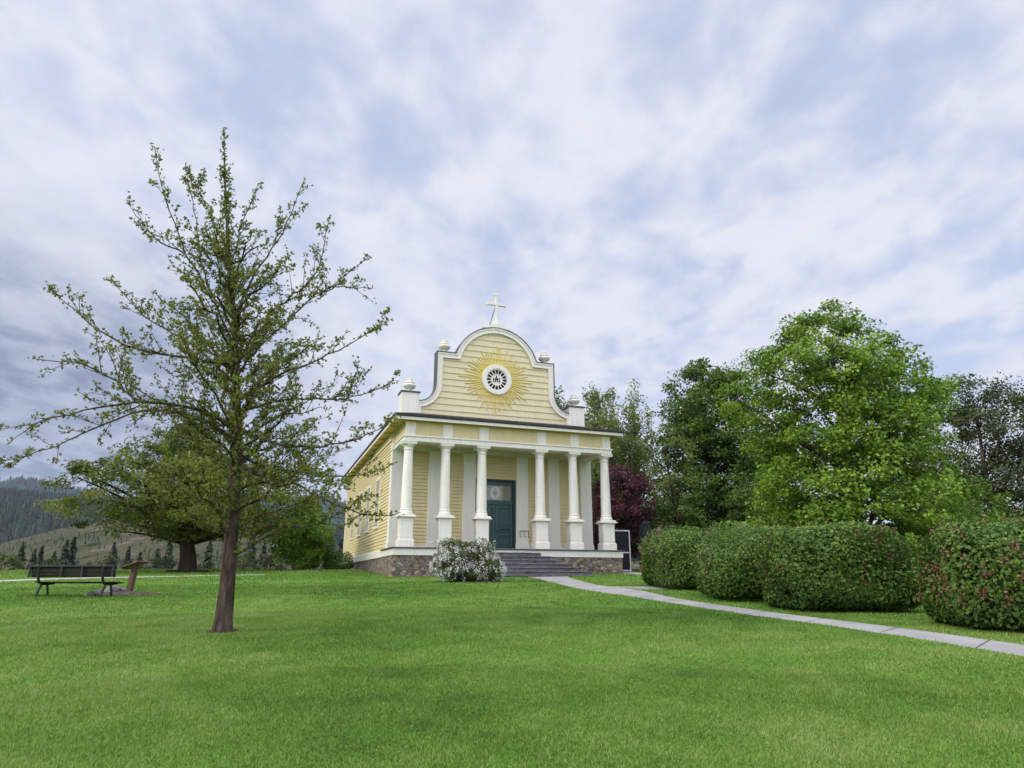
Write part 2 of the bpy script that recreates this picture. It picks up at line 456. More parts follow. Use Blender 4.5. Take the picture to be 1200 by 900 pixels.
# ------------------------------------------------------------------ setting: ground
def ground_mat():
    m, nt, n, l = mat('lawn')
    tc = n.new('ShaderNodeTexCoord')
    a = noise(n, l, tc.outputs['Object'], .22, 4, .6); c = noise(n, l, mapping(n, l, tc.outputs['Object'], (1, .45, 1)), 5, 5, .65)
    mx = n.new('ShaderNodeMath'); mx.operation = 'MULTIPLY_ADD'; l.new(c.outputs['Fac'], mx.inputs[0]); mx.inputs[1].default_value = .55
    h = n.new('ShaderNodeMath'); h.operation = 'MULTIPLY'; l.new(a.outputs['Fac'], h.inputs[0]); h.inputs[1].default_value = .5
    l.new(h.outputs[0], mx.inputs[2])
    r = ramp(n, [(.35, (.05, .105, .012)), (.55, (.095, .185, .022)), (.72, (.14, .22, .045))]); l.new(mx.outputs[0], r.inputs[0])
    b = n.new('ShaderNodeBsdfPrincipled'); b.inputs['Roughness'].default_value = .9; b.inputs['Specular IOR Level'].default_value = .1
    l.new(r.outputs[0], b.inputs['Base Color'])
    bp = n.new('ShaderNodeBump'); bp.inputs['Strength'].default_value = .5; bp.inputs['Distance'].default_value = .03
    l.new(c.outputs['Fac'], bp.inputs['Height']); l.new(bp.outputs[0], b.inputs['Normal'])
    o = n.new('ShaderNodeOutputMaterial'); l.new(b.outputs[0], o.inputs[0])
    return m


M['lawn'] = ground_mat()
xs = np.concatenate([[-9000, -5000, -2500, -1200, -600, -300, -150], np.arange(-80, 81, 2.0), [150, 300, 600, 1200, 2500, 5000, 9000]])
ys = np.concatenate([[-600, -200, -60, -20, -8], np.arange(0, 130, 1.5), [150, 200, 300, 500, 900, 1600, 3000, 6000, 12000]])
X, Y = np.meshgrid(xs, ys); Z = H(X, Y)
g = bpy.data.meshes.new('lawn'); nx, ny = len(xs), len(ys)
g.from_pydata(np.stack([X, Y, Z], -1).reshape(-1, 3).tolist(), [], [(j * nx + i, j * nx + i + 1, (j + 1) * nx + i + 1, (j + 1) * nx + i) for j in range(ny - 1) for i in range(nx - 1)])
g.polygons.foreach_set('use_smooth', [True] * len(g.polygons))
tag(link('lawn', g, M['lawn']), kind='structure')

# concrete paths (edges read from the photograph, laid on the lawn)
M['concrete'] = pmat('pale_concrete', [(.25, (.15, .142, .13)), (.42, (.235, .225, .21)), (.6, (.28, .268, .25)), (.75, (.33, .318, .30))], 1.1, .85, .2, .25, 30)


def resample(p, n):
    p = np.array(p, float); s = np.concatenate([[0], np.cumsum(np.linalg.norm(np.diff(p, axis=0), axis=1))])
    t = np.linspace(0, s[-1], n)
    q = np.stack([np.interp(t, s, p[:, k]) for k in range(p.shape[1])], 1)
    for _ in range(3): q[1:-1] = (q[:-2] + 2 * q[1:-1] + q[2:]) / 4
    return q


def strip(name, A, B, n, lift, m, joints=0):
    A, B = resample(A, n), resample(B, n); mb = MB()
    vs = []; fs = []
    K = 4
    for a, b in zip(A, B):
        for k in range(K + 1):
            q = a + (b - a) * k / K; vs.append((q[0], q[1], Hf(q[0], q[1]) + lift))
        vs.append((a[0], a[1], Hf(*a[:2]) - .05)); vs.append((b[0], b[1], Hf(*b[:2]) - .05))
    W = K + 3
    for i in range(n - 1):
        for k in range(K): fs.append((i * W + k, i * W + k + 1, (i + 1) * W + k + 1, (i + 1) * W + k))
        fs.append((i * W + K + 1, i * W, (i + 1) * W, (i + 1) * W + K + 1)); fs.append((i * W + K, i * W + K + 2, (i + 1) * W + K + 2, (i + 1) * W + K))
    mb.add(vs, fs)
    o = mb.build(name, m, recalc=False); tag(o, kind='structure')
    if joints:
        mid_ = (A + B) / 2; sl = np.concatenate([[0], np.cumsum(np.linalg.norm(np.diff(mid_, axis=0), axis=1))]); jb = MB()
        for q in np.arange(.9, sl[-1], joints):
            a = np.array([np.interp(q, sl, A[:, k]) for k in range(2)]); b = np.array([np.interp(q, sl, B[:, k]) for k in range(2)])
            t = norm(np.array([-(b - a)[1], (b - a)[0]])) * .009
            pts = [a + (b - a) * f for f in np.linspace(.004, .996, 5)]
            for p0, p1 in zip(pts[:-1], pts[1:]):
                jb.add([(c[0], c[1], Hf(c[0], c[1]) + lift + .004) for c in (p0 - t, p1 - t, p1 + t, p0 + t)], [(0, 1, 2, 3)])
        jo = jb.build('expansion_joint', M['earth'], o, recalc=False)
    return A, B


g2 = lambda p: gnd(*p)[:2]
ext = gnd(1200, 771.6)[:2]; dirx = norm((gnd(1200, 771.6) - gnd(940, 729))[:2])
near = [g2(p) for p in ((600, 675), (617, 676), (640, 681.5), (690, 692.5), (740, 699.5), (815, 710.5), (875, 720), (940, 729.5), (1060, 748), (1200, 771.6))]
far = [g2(p) for p in ((664, 674.5), (668, 677.5), (680, 681), (700, 686), (724, 689), (750, 692.5), (790, 701), (865, 711.5), (940, 722), (1060, 737.5), (1200, 757.5))]
near.append(near[-1] + dirx * 6); far.append(far[-1] + dirx * 6)
PATHS = [strip('path', near, far, 80, .012, M['concrete'], 1.8)]
bn = [g2(p) for p in ((726, 689.3), (760, 692), (790, 691.5), (830, 690))]; bf = [g2(p) for p in ((712, 687.8), (745, 688.6), (770, 687.3), (830, 685.5))]
PATHS.append(strip('path', bn, bf, 16, .016, M['concrete']))
sn = [g2(p) for p in ((728, 672.5), (760, 675), (800, 678.5))]; sf = [g2(p) for p in ((728, 670.2), (760, 671.6), (800, 674))]
PATHS.append(strip('path', sn, sf, 12, .012, M['concrete']))
ln = [g2(p) for p in ((-120, 688.6), (0, 682.3), (60, 680.1), (140, 677.5), (200, 676.1), (260, 675.1), (310, 674.2))]
lf = [g2(p) for p in ((-120, 687.4), (0, 681.2), (60, 679.2), (140, 676.9), (200, 675.75), (260, 674.9), (310, 674.05))]
M['gravel'] = pmat('pale_gravel', [(.3, (.36, .33, .30)), (.7, (.52, .49, .46))], 5, .9, .1, .4, 40)
PATHS.append(strip('path', ln, lf, 40, .03, M['gravel']))

# ------------------------------------------------------------------ setting: hills
def hill(name, near_y, near_z, ridge, m, seed, rough, nt_=24, back=1.0, nx_=150):
    rng = np.random.default_rng(seed); nz = Noise3(rng, 2 * math.pi / 260, 14); nz2 = Noise3(rng, 2 * math.pi / 70, 14)
    rx = np.array([p[0] for p in ridge]); ry = np.array([p[1] for p in ridge]); rd = np.array([p[2] for p in ridge])
    pxs = np.linspace(rx[0], rx[-1], nx_); V = np.zeros((nt_ + 6, nx_, 3))
    for i, px in enumerate(pxs):
        Yr = np.interp(px, rx, rd); top = at(px, np.interp(px, rx, ry), Yr)
        d = top[:2] / Yr
        for j in range(nt_ + 6):
            t = j / (nt_ - 1)
            yy = near_y + (Yr - near_y) * t
            zz = near_z + (top[2] - near_z) * (math.sin(min(t, 1) * math.pi / 2) ** 1.15 if t <= 1 else 1 - (t - 1) * .8)
            V[j, i] = (d[0] * yy, yy, zz)
    P = V.reshape(-1, 3); k = np.clip((P[:, 1] - near_y) / (rd.mean() - near_y) * 2, 0, 1)
    P[:, 2] += rough * k * (nz(P * np.array([1, 1, 0])) + .4 * nz2(P * np.array([1, 1, 0])))
    me = bpy.data.meshes.new(name)
    me.from_pydata(P.tolist(), [], [(j * nx_ + i, j * nx_ + i + 1, (j + 1) * nx_ + i + 1, (j + 1) * nx_ + i) for j in range(nt_ + 5) for i in range(nx_ - 1)])
    me.polygons.foreach_set('use_smooth', [True] * len(me.polygons))
    tag(link(name, me, m), kind='structure')
    return V


M['clearcut'] = pmat('clearcut_slope', [(.36, (.010, .018, .008)), (.44, (.036, .048, .018)), (.49, (.075, .062, .036)), (.53, (.034, .044, .019)), (.58, (.085, .066, .044)), (.66, (.15, .115, .085))], .06, .95, .05, 0, None, (1, .5, 1), 0, 'Object', 14)
M['woodfloor'] = pmat('forest_floor', [(.3, (.014, .026, .015)), (.7, (.035, .055, .028))], .03, .95, .05)
M['farwood'] = pmat('far_forest', [(.3, (.014, .030, .022)), (.7, (.03, .055, .038))], .012, .95, .05, 0, None, (1, 1, 1), 0, 'Object', 9)
VC = hill('hill', 260, -7, [(-700, 690, 800), (-300, 668, 800), (-60, 650, 800), (0, 641, 800), (45, 628, 800), (80, 620, 800), (120, 616, 800), (190, 613, 800), (260, 618, 780), (320, 630, 740), (380, 642, 720), (450, 652, 700), (700, 658, 700), (1000, 660, 700), (1500, 660, 700)], M['clearcut'], 3, 4)
VB = hill('forested_hill', 900, 5, [(-700, 604, 2100), (-200, 589, 2100), (-40, 586, 2100), (20, 587, 2100), (70, 592, 2100), (140, 600, 2000), (220, 608, 1900), (300, 616, 1800), (350, 622, 1800), (400, 632, 1700), (480, 638, 1700), (700, 629, 1800), (800, 622, 1800), (1000, 634, 1800), (1500, 644, 1800)], M['woodfloor'], 5, 10)
VA = hill('far_hills', 2200, 10, [(-700, 590, 4600), (-150, 579, 4600), (0, 574, 4600), (28, 567, 4600), (60, 575, 4600), (110, 585, 4600), (200, 597, 4600), (280, 597, 4600), (350, 589, 4600), (375, 587, 4600), (410, 599, 4500), (480, 611, 4500), (640, 613, 4500), (800, 603, 4500), (900, 615, 4500), (1200, 625, 4500), (1500, 625, 4500)], M['farwood'], 8, 26)


def surf(V, i, j):
    i0, j0 = int(i), int(j); fi, fj = i - i0, j - j0
    return (V[j0, i0] * (1 - fi) * (1 - fj) + V[j0, i0 + 1] * fi * (1 - fj) + V[j0 + 1, i0] * (1 - fi) * fj + V[j0 + 1, i0 + 1] * fi * fj)


def conifer_faces(P, h, w, rng, tiers=3, n=6):
    """faceted conifers standing at P: returns triangles (N,3,3)"""
    out = []
    for k in range(tiers):
        z0 = h * (.06 + .28 * k); z1 = h * min(1, .52 + .26 * k); r = w * (1 - .29 * k)
        a0 = rng.uniform(0, 6.28, len(P))
        jit = rng.uniform(.55, 1.25, (len(P), n + 1)); jit[:, n] = jit[:, 0]; dz = rng.uniform(-.05, .05, (len(P), n + 1)); dz[:, n] = dz[:, 0]
        for q in range(n):
            a, b = a0 + 2 * math.pi * q / n, a0 + 2 * math.pi * (q + 1) / n
            A = P + np.stack([np.cos(a) * r * jit[:, q], np.sin(a) * r * jit[:, q], z0 + dz[:, q] * h], 1)
            B = P + np.stack([np.cos(b) * r * jit[:, q + 1], np.sin(b) * r * jit[:, q + 1], z0 + dz[:, q + 1] * h], 1)
            T = P + np.stack([np.zeros(len(P)), np.zeros(len(P)), z1], 1)
            out.append(np.stack([A, B, T], 1))
    return np.concatenate(out), tiers * n


M['conifer'] = leaf_mat('conifer_needles', [(0, (.009, .016, .012)), (.5, (.018, .030, .020)), (.8, (.032, .048, .026)), (1, (.06, .075, .035))], .1)


def forest(name, V, n, hr, seed, i_range, j_range, dens=None):
    rng = np.random.default_rng(seed); P = []; nz = Noise3(rng, 2 * math.pi / 160)
    while len(P) < n:
        i = rng.uniform(*i_range); j = rng.uniform(*j_range)
        p = surf(V, i, j)
        if dens is not None and not dens(p, nz, rng): continue
        P.append(p)
    P = np.array(P); h = rng.uniform(*hr, len(P)); w = h * rng.uniform(.13, .22, len(P))
    P[:, 2] -= .6
    T, k = conifer_faces(P, h, w, rng)
    val = np.tile(np.clip(rng.normal(.45, .22, len(P)), 0, 1), k)
    o = quads(name, T, val, M['conifer'], nper=3)
    return o


tag(forest('forest', VB, 15000, (16, 27), 11, (18, 105), (0, 25.5)), 'dark conifer forest covering the hillside behind the bare slope', 'forest', kind='stuff')
tag(forest('forest', VA, 9000, (20, 36), 12, (18, 105), (10, 25.5)), 'distant blue conifer forest along the highest ridge', 'forest', kind='stuff')
tag(forest('saplings', VC, 3800, (1.0, 4.2), 13, (30, 90), (2, 23), lambda p, nz, rng: nz(p) > rng.uniform(-.9, 1.2)), 'young conifers scattered over the logged slope', 'saplings', kind='stuff')


# ------------------------------------------------------------------ church
YAW = R(19.8)
LAT = np.array([math.cos(YAW), math.sin(YAW), 0]); DEP = np.array([-math.sin(YAW), math.cos(YAW), 0])
GZ = 1.62
CO = np.array([0.05, 37.1, 0]) - LAT * .1
church = empty('church', (CO[0], CO[1], GZ), YAW)
tag(church, 'pale yellow mission church with white columned porch and curved gable', 'church')
CM = lambda: MB((0, 0, -GZ))
WD = 2.7                                   # depth of the front wall behind the columns
COLS = (-5.75, -3.73, -1.7, 1.7, 3.73, 5.75)

fd = CM(); fd.box(-6.4, 6.4, -.5, WD + .3, 1.0, 2.60); fd.box(-6.30, 6.30, WD + .3, 24.2, 1.0, 2.60)
fd.build('foundation', M['stone'], church)
sk = CM(); sk.box(-6.44, 6.44, -.54, WD + .3, 2.603, 2.93); sk.box(-6.36, 6.36, WD + .3, 24.26, 2.603, 3.0)
sk.build('sill_band', M['white'], church, bevel=.01)
fl = CM(); fl.box(-6.52, 6.52, -.62, WD + .2, 2.933, 3.0)
fl.build('porch_floor', M['flagstone'], church, bevel=.01)

# steps: a flight that widens downwards
NS = 7
rs = random.Random(4)
stp = empty('steps', (0, 0, 0)); stp.parent = church
for k in range(NS):                         # each step is a course of slate slabs
    zt = 2.74 - k * .19; hw = 1.35 + k * .43; st = CM(); x = -hw
    st.box(-hw + .01, hw - .01, -.62 - .31 * (k + 1), -.55 + .003 * k, zt - .21, zt)
    while x < hw - .1:
        x2 = min(x + rs.uniform(.5, 1.0), hw)
        if hw - x2 < .3: x2 = hw
        st.box(x + .007, x2 - .007, -.65 - .31 * (k + 1) - rs.uniform(0, .02), -.66 - .31 * k, zt + .002, zt + .045 + rs.uniform(0, .014))
        x = x2
    st.build('step', M['slate'], stp, bevel=.012)


def clap(mb, zs, segs, y, exp_out=.05, frame=None, slot=.034):
    """lapped boards facing -y between heights zs, an open slot under each lap"""
    for z0, z1 in zip(zs[:-1], zs[1:]):
        for (a0, b0, a1, b1) in segs(z0, z1):
            zt = z1 - slot
            vs = [(a0, y - exp_out, z0), (b0, y - exp_out, z0), (b1, y - exp_out + .02, zt), (a1, y - exp_out + .02, zt), (a0, y, z0), (b0, y, z0), (b1, y, zt), (a1, y, zt)]
            if frame: vs = [frame(v) for v in vs]
            mb.add(vs, [(0, 1, 2, 3), (4, 5, 1, 0), (3, 2, 6, 7)])


def zrows(a, b, e):
    n = max(1, round((b - a) / e)); return np.linspace(a, b, n + 1)


DW, DT = 1.22, 7.1                          # door half width and top
wl = CM()
wl.box(-6.1, -DW - .02, WD, WD + .25, 3.0, 10.3); wl.box(DW + .02, 6.1, WD, WD + .25, 3.0, 10.3); wl.box(-DW - .02, DW + .02, WD, WD + .25, DT, 10.3)
clap(wl, zrows(3.22, DT, .19), lambda a, b: [(-6.1, -DW - .02, -6.1, -DW - .02), (DW + .02, 6.1, DW + .02, 6.1)], WD)
clap(wl, zrows(DT, 8.75, .19), lambda a, b: [(-6.1, 6.1, -6.1, 6.1)], WD)
wl.build('front_wall', M['yellow'], church)
for s in (-1, 1):
    sw = CM()
    sw.box(min(s * 6.1, s * 5.85), max(s * 6.1, s * 5.85), WD + .25, 24.0, 3.0, 9.5)
    clap(sw, zrows(3.0, 9.05, .19), lambda a, b: [(WD + .42, 24.0, WD + .42, 24.0)], 0, .05, lambda v, s=s: (s * (6.1 - v[1]), v[0], v[2]))
    sw.build('side_wall', M['yellow'], church)
bw = CM(); bw.prism([(-5.84, 3), (5.84, 3), (5.84, 9.6), (0, 12.9), (-5.84, 9.6)], 23.7, 24.0); bw.build('back_wall', M['yellow'], church)
for s in (-1, 1):
    sf_ = CM()
    sf_.box(min(s * 6.10, s * 6.19), max(s * 6.10, s * 6.19), WD + .42, 24.02, 9.05, 9.5)
    sf_.build('side_frieze', M['cream'], church, bevel=.008)
cb = CM(); cb.box(-6.2, -5.95, 23.8, 24.06, 3.003, 9.05); cb.build('corner_board', M['white'], church)
# skirting under the siding on the porch
for a, b in ((-5.4, -4.02), (-3.3, -2.05), (2.05, 3.3), (4.02, 5.4)): CM().box(a, b, WD - .05, WD - .001, 3.003, 3.22).build('skirting', M['white2'], church)

# pilasters
def pilaster(x, hw=.37):
    p = CM(); p.box(x - hw, x + hw, WD - .13, WD - .004, 3.42, 8.42)
    o = p.build('pilaster', M['white2'], church, bevel=.012)
    q = CM(); q.box(x - hw - .035, x + hw + .035, WD - .17, WD - .003, 3.004, 3.42); q.box(x - hw - .02, x + hw + .02, WD - .15, WD - .0035, 3.421, 3.46)
    q.build('base_moulding', M['white2'], o, bevel=.01)
    CM().box(x - hw - .03, x + hw + .03, WD - .165, WD - .003, 8.42, 8.52).build('cap_moulding', M['white2'], o, bevel=.01)


for x in (-3.66, -1.63, 1.63, 3.66): pilaster(x)
for s in (-1, 1):                           # corner pilasters wrap round to the side
    p = CM(); a, b = sorted((s * 5.42, s * 6.16)); p.box(a, b, WD - .14, WD + .4, 3.42, 8.9)
    o = p.build('pilaster', M['white2'], church, bevel=.012)
    q = CM(); a, b = sorted((s * 5.385, s * 6.2)); q.box(a, b, WD - .18, WD + .44, 3.004, 3.42)
    q.build('base_moulding', M['white2'], o, bevel=.01)
    CM().box(a, b, WD - .165, WD + .43, 8.42, 8.52).build('cap_moulding', M['white2'], o, bevel=.01)
wb = CM(); wb.box(-5.42, 5.42, WD - .06, WD - .002, 8.52, 8.77); wb.build('wall_beam', M['white2'], church)

# door
df = CM(); df.box(-DW - .02, -DW + .13, WD - .03, WD + .3, 3.0, DT); df.box(DW - .13, DW + .02, WD - .03, WD + .3, 3.0, DT); df.box(-DW + .13, DW - .13, WD - .03, WD + .3, DT - .14, DT)
do = df.build('door', M['frame'], church, bevel=.01)
tb = CM(); tb.box(-DW + .13, DW - .13, WD + .02, WD + .16, 5.62, 5.88); tb.box(-DW + .13, DW - .13, WD + .06, WD + .16, 6.74, DT - .14)
tb.box(-DW + .13, -DW + .26, WD + .06, WD + .16, 5.88, 6.74); tb.box(DW - .26, DW - .13, WD + .06, WD + .16, 5.88, 6.74)
tb.build('transom_frame', M['door'], do, bevel=.012)
tg = CM(); tg.box(-DW + .26, DW - .26, WD + .10, WD + .13, 5.88, 6.74); tg.build('transom_glass', M['glass_lt'], do)
ov = CM()
def ovalring(mb, rx0, rz0, rx1, rz1, y0, y1, cx, cz, n=36):
    vs = []
    for k in range(n):
        a = 2 * math.pi * k / n; c_, s_ = math.cos(a), math.sin(a)
        vs += [(cx + rx0 * c_, y0, cz + rz0 * s_), (cx + rx1 * c_, y0, cz + rz1 * s_), (cx + rx1 * c_, y1, cz + rz1 * s_), (cx + rx0 * c_, y1, cz + rz0 * s_)]
    mb.add(vs, [(4 * k + j, 4 * k + (j + 1) % 4, 4 * ((k + 1) % n) + (j + 1) % 4, 4 * ((k + 1) % n) + j) for k in range(n) for j in range(4)])
ovalring(ov, .11, .15, .33, .385, WD + .092, WD + .0985, 0, 6.31); ov.build('etched_oval', M['etched'], do)
for s in (-1, 1):
    lf_ = CM(); x0, x1 = sorted((s * .006, s * (DW - .13)))
    xi, xo = s * .16, s * .93
    a, b = sorted((xi, xo))
    lf_.box(x0, a, WD + .06, WD + .14, 3.02, 5.62); lf_.box(b, x1, WD + .06, WD + .14, 3.02, 5.62)
    for z0, z1 in ((5.42, 5.62), (4.22, 4.38), (3.86, 4.0), (3.02, 3.22)): lf_.box(a, b, WD + .06, WD + .14, z0, z1)
    o = lf_.build('door_leaf', M['door'], do, bevel=.014)
    pn = CM()
    for z0, z1 in ((4.38, 5.42), (4.0, 4.22), (3.22, 3.86)):
        pn.box(a, b, WD + .105, WD + .135, z0, z1); pn.box(a + .09, b - .09, WD + .085, WD + .1045, z0 + .06 if z1 - z0 < .3 else z0 + .1, z1 - .06 if z1 - z0 < .3 else z1 - .1)
    pn.build('door_panel', M['door'], do, bevel=.012)
hn = CM(); hn.tube([(.09, WD + .06, 4.12), (.09, WD - .03, 4.12)], .014, 8); hn.lathe([(.0, -.03), (.028, -.02), (.036, 0), (.028, .02), (0, .03)], 12, (.09, WD - .04, 4.12))
hn.build('door_knob', M['black'], do, smooth=True)
th = CM(); th.box(-DW, DW, WD - .1, WD + .3, 3.001, 3.06); th.build('threshold', M['flagstone'], do)

# little wrought iron rail fixed to the pilaster beside the door
ir = CM()
ir.tube([(1.44, WD - .16, 4.15), (2.0, WD - .16, 4.15)], .014, 6)
for x in (1.46, 1.72, 1.98): ir.tube([(x, WD - .16, 4.15), (x, WD - .16, 3.85), (x + .05, WD - .16, 3.78), (x + .08, WD - .16, 3.84)], .012, 6); ir.tube([(x, WD - .13, 4.15), (x, WD - .16, 4.15)], .01, 6)
ir.build('iron_bracket', M['black'], church, smooth=True)

# columns
def column_parts():
    sh = MB(); Z0 = 0
    prof = [(.335, 1.64), (.35, 1.68), (.35, 1.76), (.33, 1.80), (.30, 1.84), (.315, 1.87), (.315, 1.91), (.285, 1.94)]
    for i in range(11):
        t = i / 10; prof.append((.285 - .055 * t ** 1.5, 1.96 + (4.97 - 1.96) * t))
    prof += [(.245, 4.975), (.26, 5.0), (.26, 5.03), (.235, 5.045), (.235, 5.13)]
    sh.lathe(prof, 28)
    pe = MB(); pe.box(-.40, .40, -.40, .40, 0.003, .36); pe.box(-.37, .37, -.37, .37, .36, .40)
    pe.box(-.335, .335, -.335, .335, .40, 1.44); pe.box(-.37, .37, -.37, .37, 1.44, 1.49); pe.box(-.46, .46, -.46, .46, 1.49, 1.56); pe.box(-.41, .41, -.41, .41, 1.56, 1.645)
    pnl = MB()                               # raised moulding round each face panel
    for ax in range(4):
        fr = MB()
        for x0, x1, z0, z1 in ((-.25, -.225, .50, 1.34), (.225, .25, .50, 1.34), (-.225, .225, .50, .525), (-.225, .225, 1.315, 1.34)): fr.box(x0, x1, -.35, -.3345, z0, z1)
        c_, s_ = [(1, 0), (0, 1), (-1, 0), (0, -1)][ax]
        pnl.add([(x * c_ - y * s_, x * s_ + y * c_, z) for x, y, z in fr.v], fr.f)
    ca = MB(); ca.lathe([(.235, 5.13), (.25, 5.15), (.30, 5.21), (.325, 5.25), (.33, 5.285)], 28); ca.box(-.365, .365, -.365, .365, 5.285, 5.38); ca.box(-.385, .385, -.385, .385, 5.38, 5.415)
    return sh, pe, pnl, ca


sh, pe, pnl, ca = column_parts()
shaft0 = sh.build('column', M['white'], church, smooth=True); shaft0.location = (COLS[0], 0, 3.0 - GZ)
ped0 = pe.build('pedestal', M['white'], shaft0, bevel=.012); mo0 = pnl.build('panel_moulding', M['white'], shaft0); cap0 = ca.build('capital', M['white'], shaft0, smooth=True)
for x in COLS[1:]:
    c_ = shaft0.copy(); COL.objects.link(c_); c_.parent = church; c_.location = (x, 0, 3.0 - GZ)
    for ch in (ped0, mo0, cap0):
        k_ = ch.copy(); COL.objects.link(k_); k_.parent = c_

# entablature
ar = CM(); ar.box(-6.08, 6.08, -.36, .34, 8.42, 8.66); ar.box(-6.13, 6.13, -.41, .36, 8.66, 8.74)
for s in (-1, 1):
    a, b = sorted((s * 5.42, s * 6.08)); ar.box(a, b, .34, WD - .15, 8.45, 8.66)
    a, b = sorted((s * 5.40, s * 6.13)); ar.box(a, b, .36, WD - .15, 8.661, 8.74)
ar.build('architrave', M['white'], church, bevel=.012)
fz = CM(); fz.box(-6.02, 6.02, -.30, .25, 8.741, 9.52)
for s in (-1, 1):
    a, b = sorted((s * 5.7, s * 6.02)); fz.box(a, b, .25, WD + .02, 8.741, 9.52)
fz.build('frieze', M['yellow'], church)
for x in COLS:
    bk = CM(); bk.box(x - .27, x + .27, -.345, -.299, 8.742, 9.50)
    bk.build('frieze_block', M['white'], church, bevel=.01)
ce = CM()
nb = 64
for k in range(nb):
    x0 = -5.4 + 10.8 * k / nb; ce.box(x0 + .006, x0 + 10.8 / nb - .006, .34, WD - .001, 8.72, 8.74)
ce.box(-5.4, 5.4, .34, WD - .001, 8.742, 8.76)
ce.build('porch_ceiling', M['cream'], church)

# eaves: soffit, fascia, shingle edge and roof
EX, EY0, EY1 = 6.66, -.75, 24.6
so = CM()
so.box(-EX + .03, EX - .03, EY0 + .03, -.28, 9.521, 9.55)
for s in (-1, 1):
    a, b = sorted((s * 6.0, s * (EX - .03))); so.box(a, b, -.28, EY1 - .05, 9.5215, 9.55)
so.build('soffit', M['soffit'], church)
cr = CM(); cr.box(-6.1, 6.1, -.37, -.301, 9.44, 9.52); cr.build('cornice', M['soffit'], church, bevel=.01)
fa = CM(); fa.box(-EX, EX, EY0, EY0 + .03, 9.48, 9.645)
for s in (-1, 1):
    a, b = sorted((s * (EX - .03), s * EX)); fa.box(a, b, EY0 + .03, EY1, 9.48, 9.645)
fa.build('fascia', M['white'], church, bevel=.006)
for k in range(12):                          # rafter ends under the long eave
    y = 1.2 + k * 1.95
    for s in (-1, 1):
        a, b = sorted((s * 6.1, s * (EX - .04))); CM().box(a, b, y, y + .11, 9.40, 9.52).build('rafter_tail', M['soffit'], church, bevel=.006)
rf = CM(); T = .13; TAN = .55
ridge = 9.65 + EX * TAN
for s in (-1, 1):
    e = s * (EX + .05)
    rf.add([(e, WD + .1, 9.648), (e, EY1 + .05, 9.648), (0, EY1 + .05, ridge), (0, WD + .1, ridge), (e, WD + .1, 9.648 + T), (e, EY1 + .05, 9.648 + T), (0, EY1 + .05, ridge + T), (0, WD + .1, ridge + T)],
           [(0, 3, 2, 1), (4, 5, 6, 7), (0, 1, 5, 4), (1, 2, 6, 5), (2, 3, 7, 6), (3, 0, 4, 7)])
E0 = EX + .05; yf = EY0 - .05; zb = 10.62; ub = E0 - (zb - 9.65) / TAN
top = [(-E0, yf, 9.648 + T), (E0, yf, 9.648 + T), (ub, WD + .1, zb + T), (-ub, WD + .1, zb + T), (-E0, WD + .1, 9.648 + T), (E0, WD + .1, 9.648 + T)]
bot = [(x, y, 9.648) for x, y, z in (top[0], top[1], top[5], top[4])]
rf.add(top + bot, [(0, 1, 2, 3), (0, 3, 4), (1, 5, 2), (6, 9, 8, 7), (0, 6, 7, 1), (1, 7, 8, 5), (0, 4, 9, 6)])
rng0 = random.Random(9)
x = -E0
while x < E0 - .08:                          # ragged butts of the lowest shingle course
    w = rng0.uniform(.10, .22); rf.box(x + .004, min(x + w, E0) - .004, yf - .03, yf + .5, 9.66 + rng0.uniform(0, .02), 9.79 + rng0.uniform(-.01, .02)); x += w
rf.build('roof', M['shingle'], church)

# gable parapet
ZC, RA = 13.81, 2.69
def half_w(z):
    if z < 11.4: return 4.85
    if z < 12.6: return 4.8 - 1.05 * math.sqrt(max(0, 1 - ((12.6 - z) / 1.2) ** 2))
    if z < 14.55: return 3.75
    return math.sqrt(max(0, RA ** 2 - (z - ZC) ** 2))
outer = [(4.8, 10.1), (4.8, 11.4)] + [(4.8 - 1.05 * math.cos(t), 12.6 - 1.2 * math.sin(t)) for t in np.linspace(math.pi / 2, 0, 10)[1:]] + [(3.75, 14.55), (2.586, 14.55)]
a0 = math.acos(2.586 / RA)
outer += [(RA * math.cos(t), ZC + RA * math.sin(t)) for t in np.linspace(a0, math.pi / 2, 15)[1:]]
outer = outer + [(-x, z) for x, z in outer[-2::-1]]
gb = CM(); gb.prism(outer[0:], WD - .001, WD + .4)
zs = zrows(10.2, 16.45, .385)
def gseg(z0, z1):
    out = []; sub = np.linspace(z0, z1, 5)
    return [(-half_w(z0 + 1e-4) + .02, half_w(z0 + 1e-4) - .02, -half_w(z1 - 1e-4) + .02, half_w(z1 - 1e-4) - .02)]
zs2 = sorted(set([round(float(z), 4) for z in zs] ))
for z0, z1 in zip(zs2[:-1], zs2[1:]):
    cuts = [z0] + [c for c in (11.4, 12.6, 14.55) if z0 < c < z1] + [z1]
    if z1 > 14.6: cuts = sorted(set(cuts + list(np.linspace(z0, z1, 4))))
    if 11.2 < z0 < 12.8: cuts = sorted(set(cuts + list(np.linspace(z0, z1, 4))))
    for c0, c1 in zip(cuts[:-1], cuts[1:]):
        f0, f1 = (c0 - z0) / (z1 - z0), (c1 - z0) / (z1 - z0)
        o0, o1 = .05 - .042 * f0, .05 - .042 * f1
        w0, w1 = half_w(c0 + 1e-3) - .02, half_w(c1 - 1e-3) - .02
        vs = [(-w0, WD - o0, c0), (w0, WD - o0, c0), (w1, WD - o1, c1), (-w1, WD - o1, c1)]
        fs = [(0, 1, 2, 3)]
        if f0 == 0: vs += [(-w0, WD, c0), (w0, WD, c0)]; fs.append((4, 5, 1, 0))
        gb.add(vs, fs)
gable = gb.build('gable', M['cream'], church)


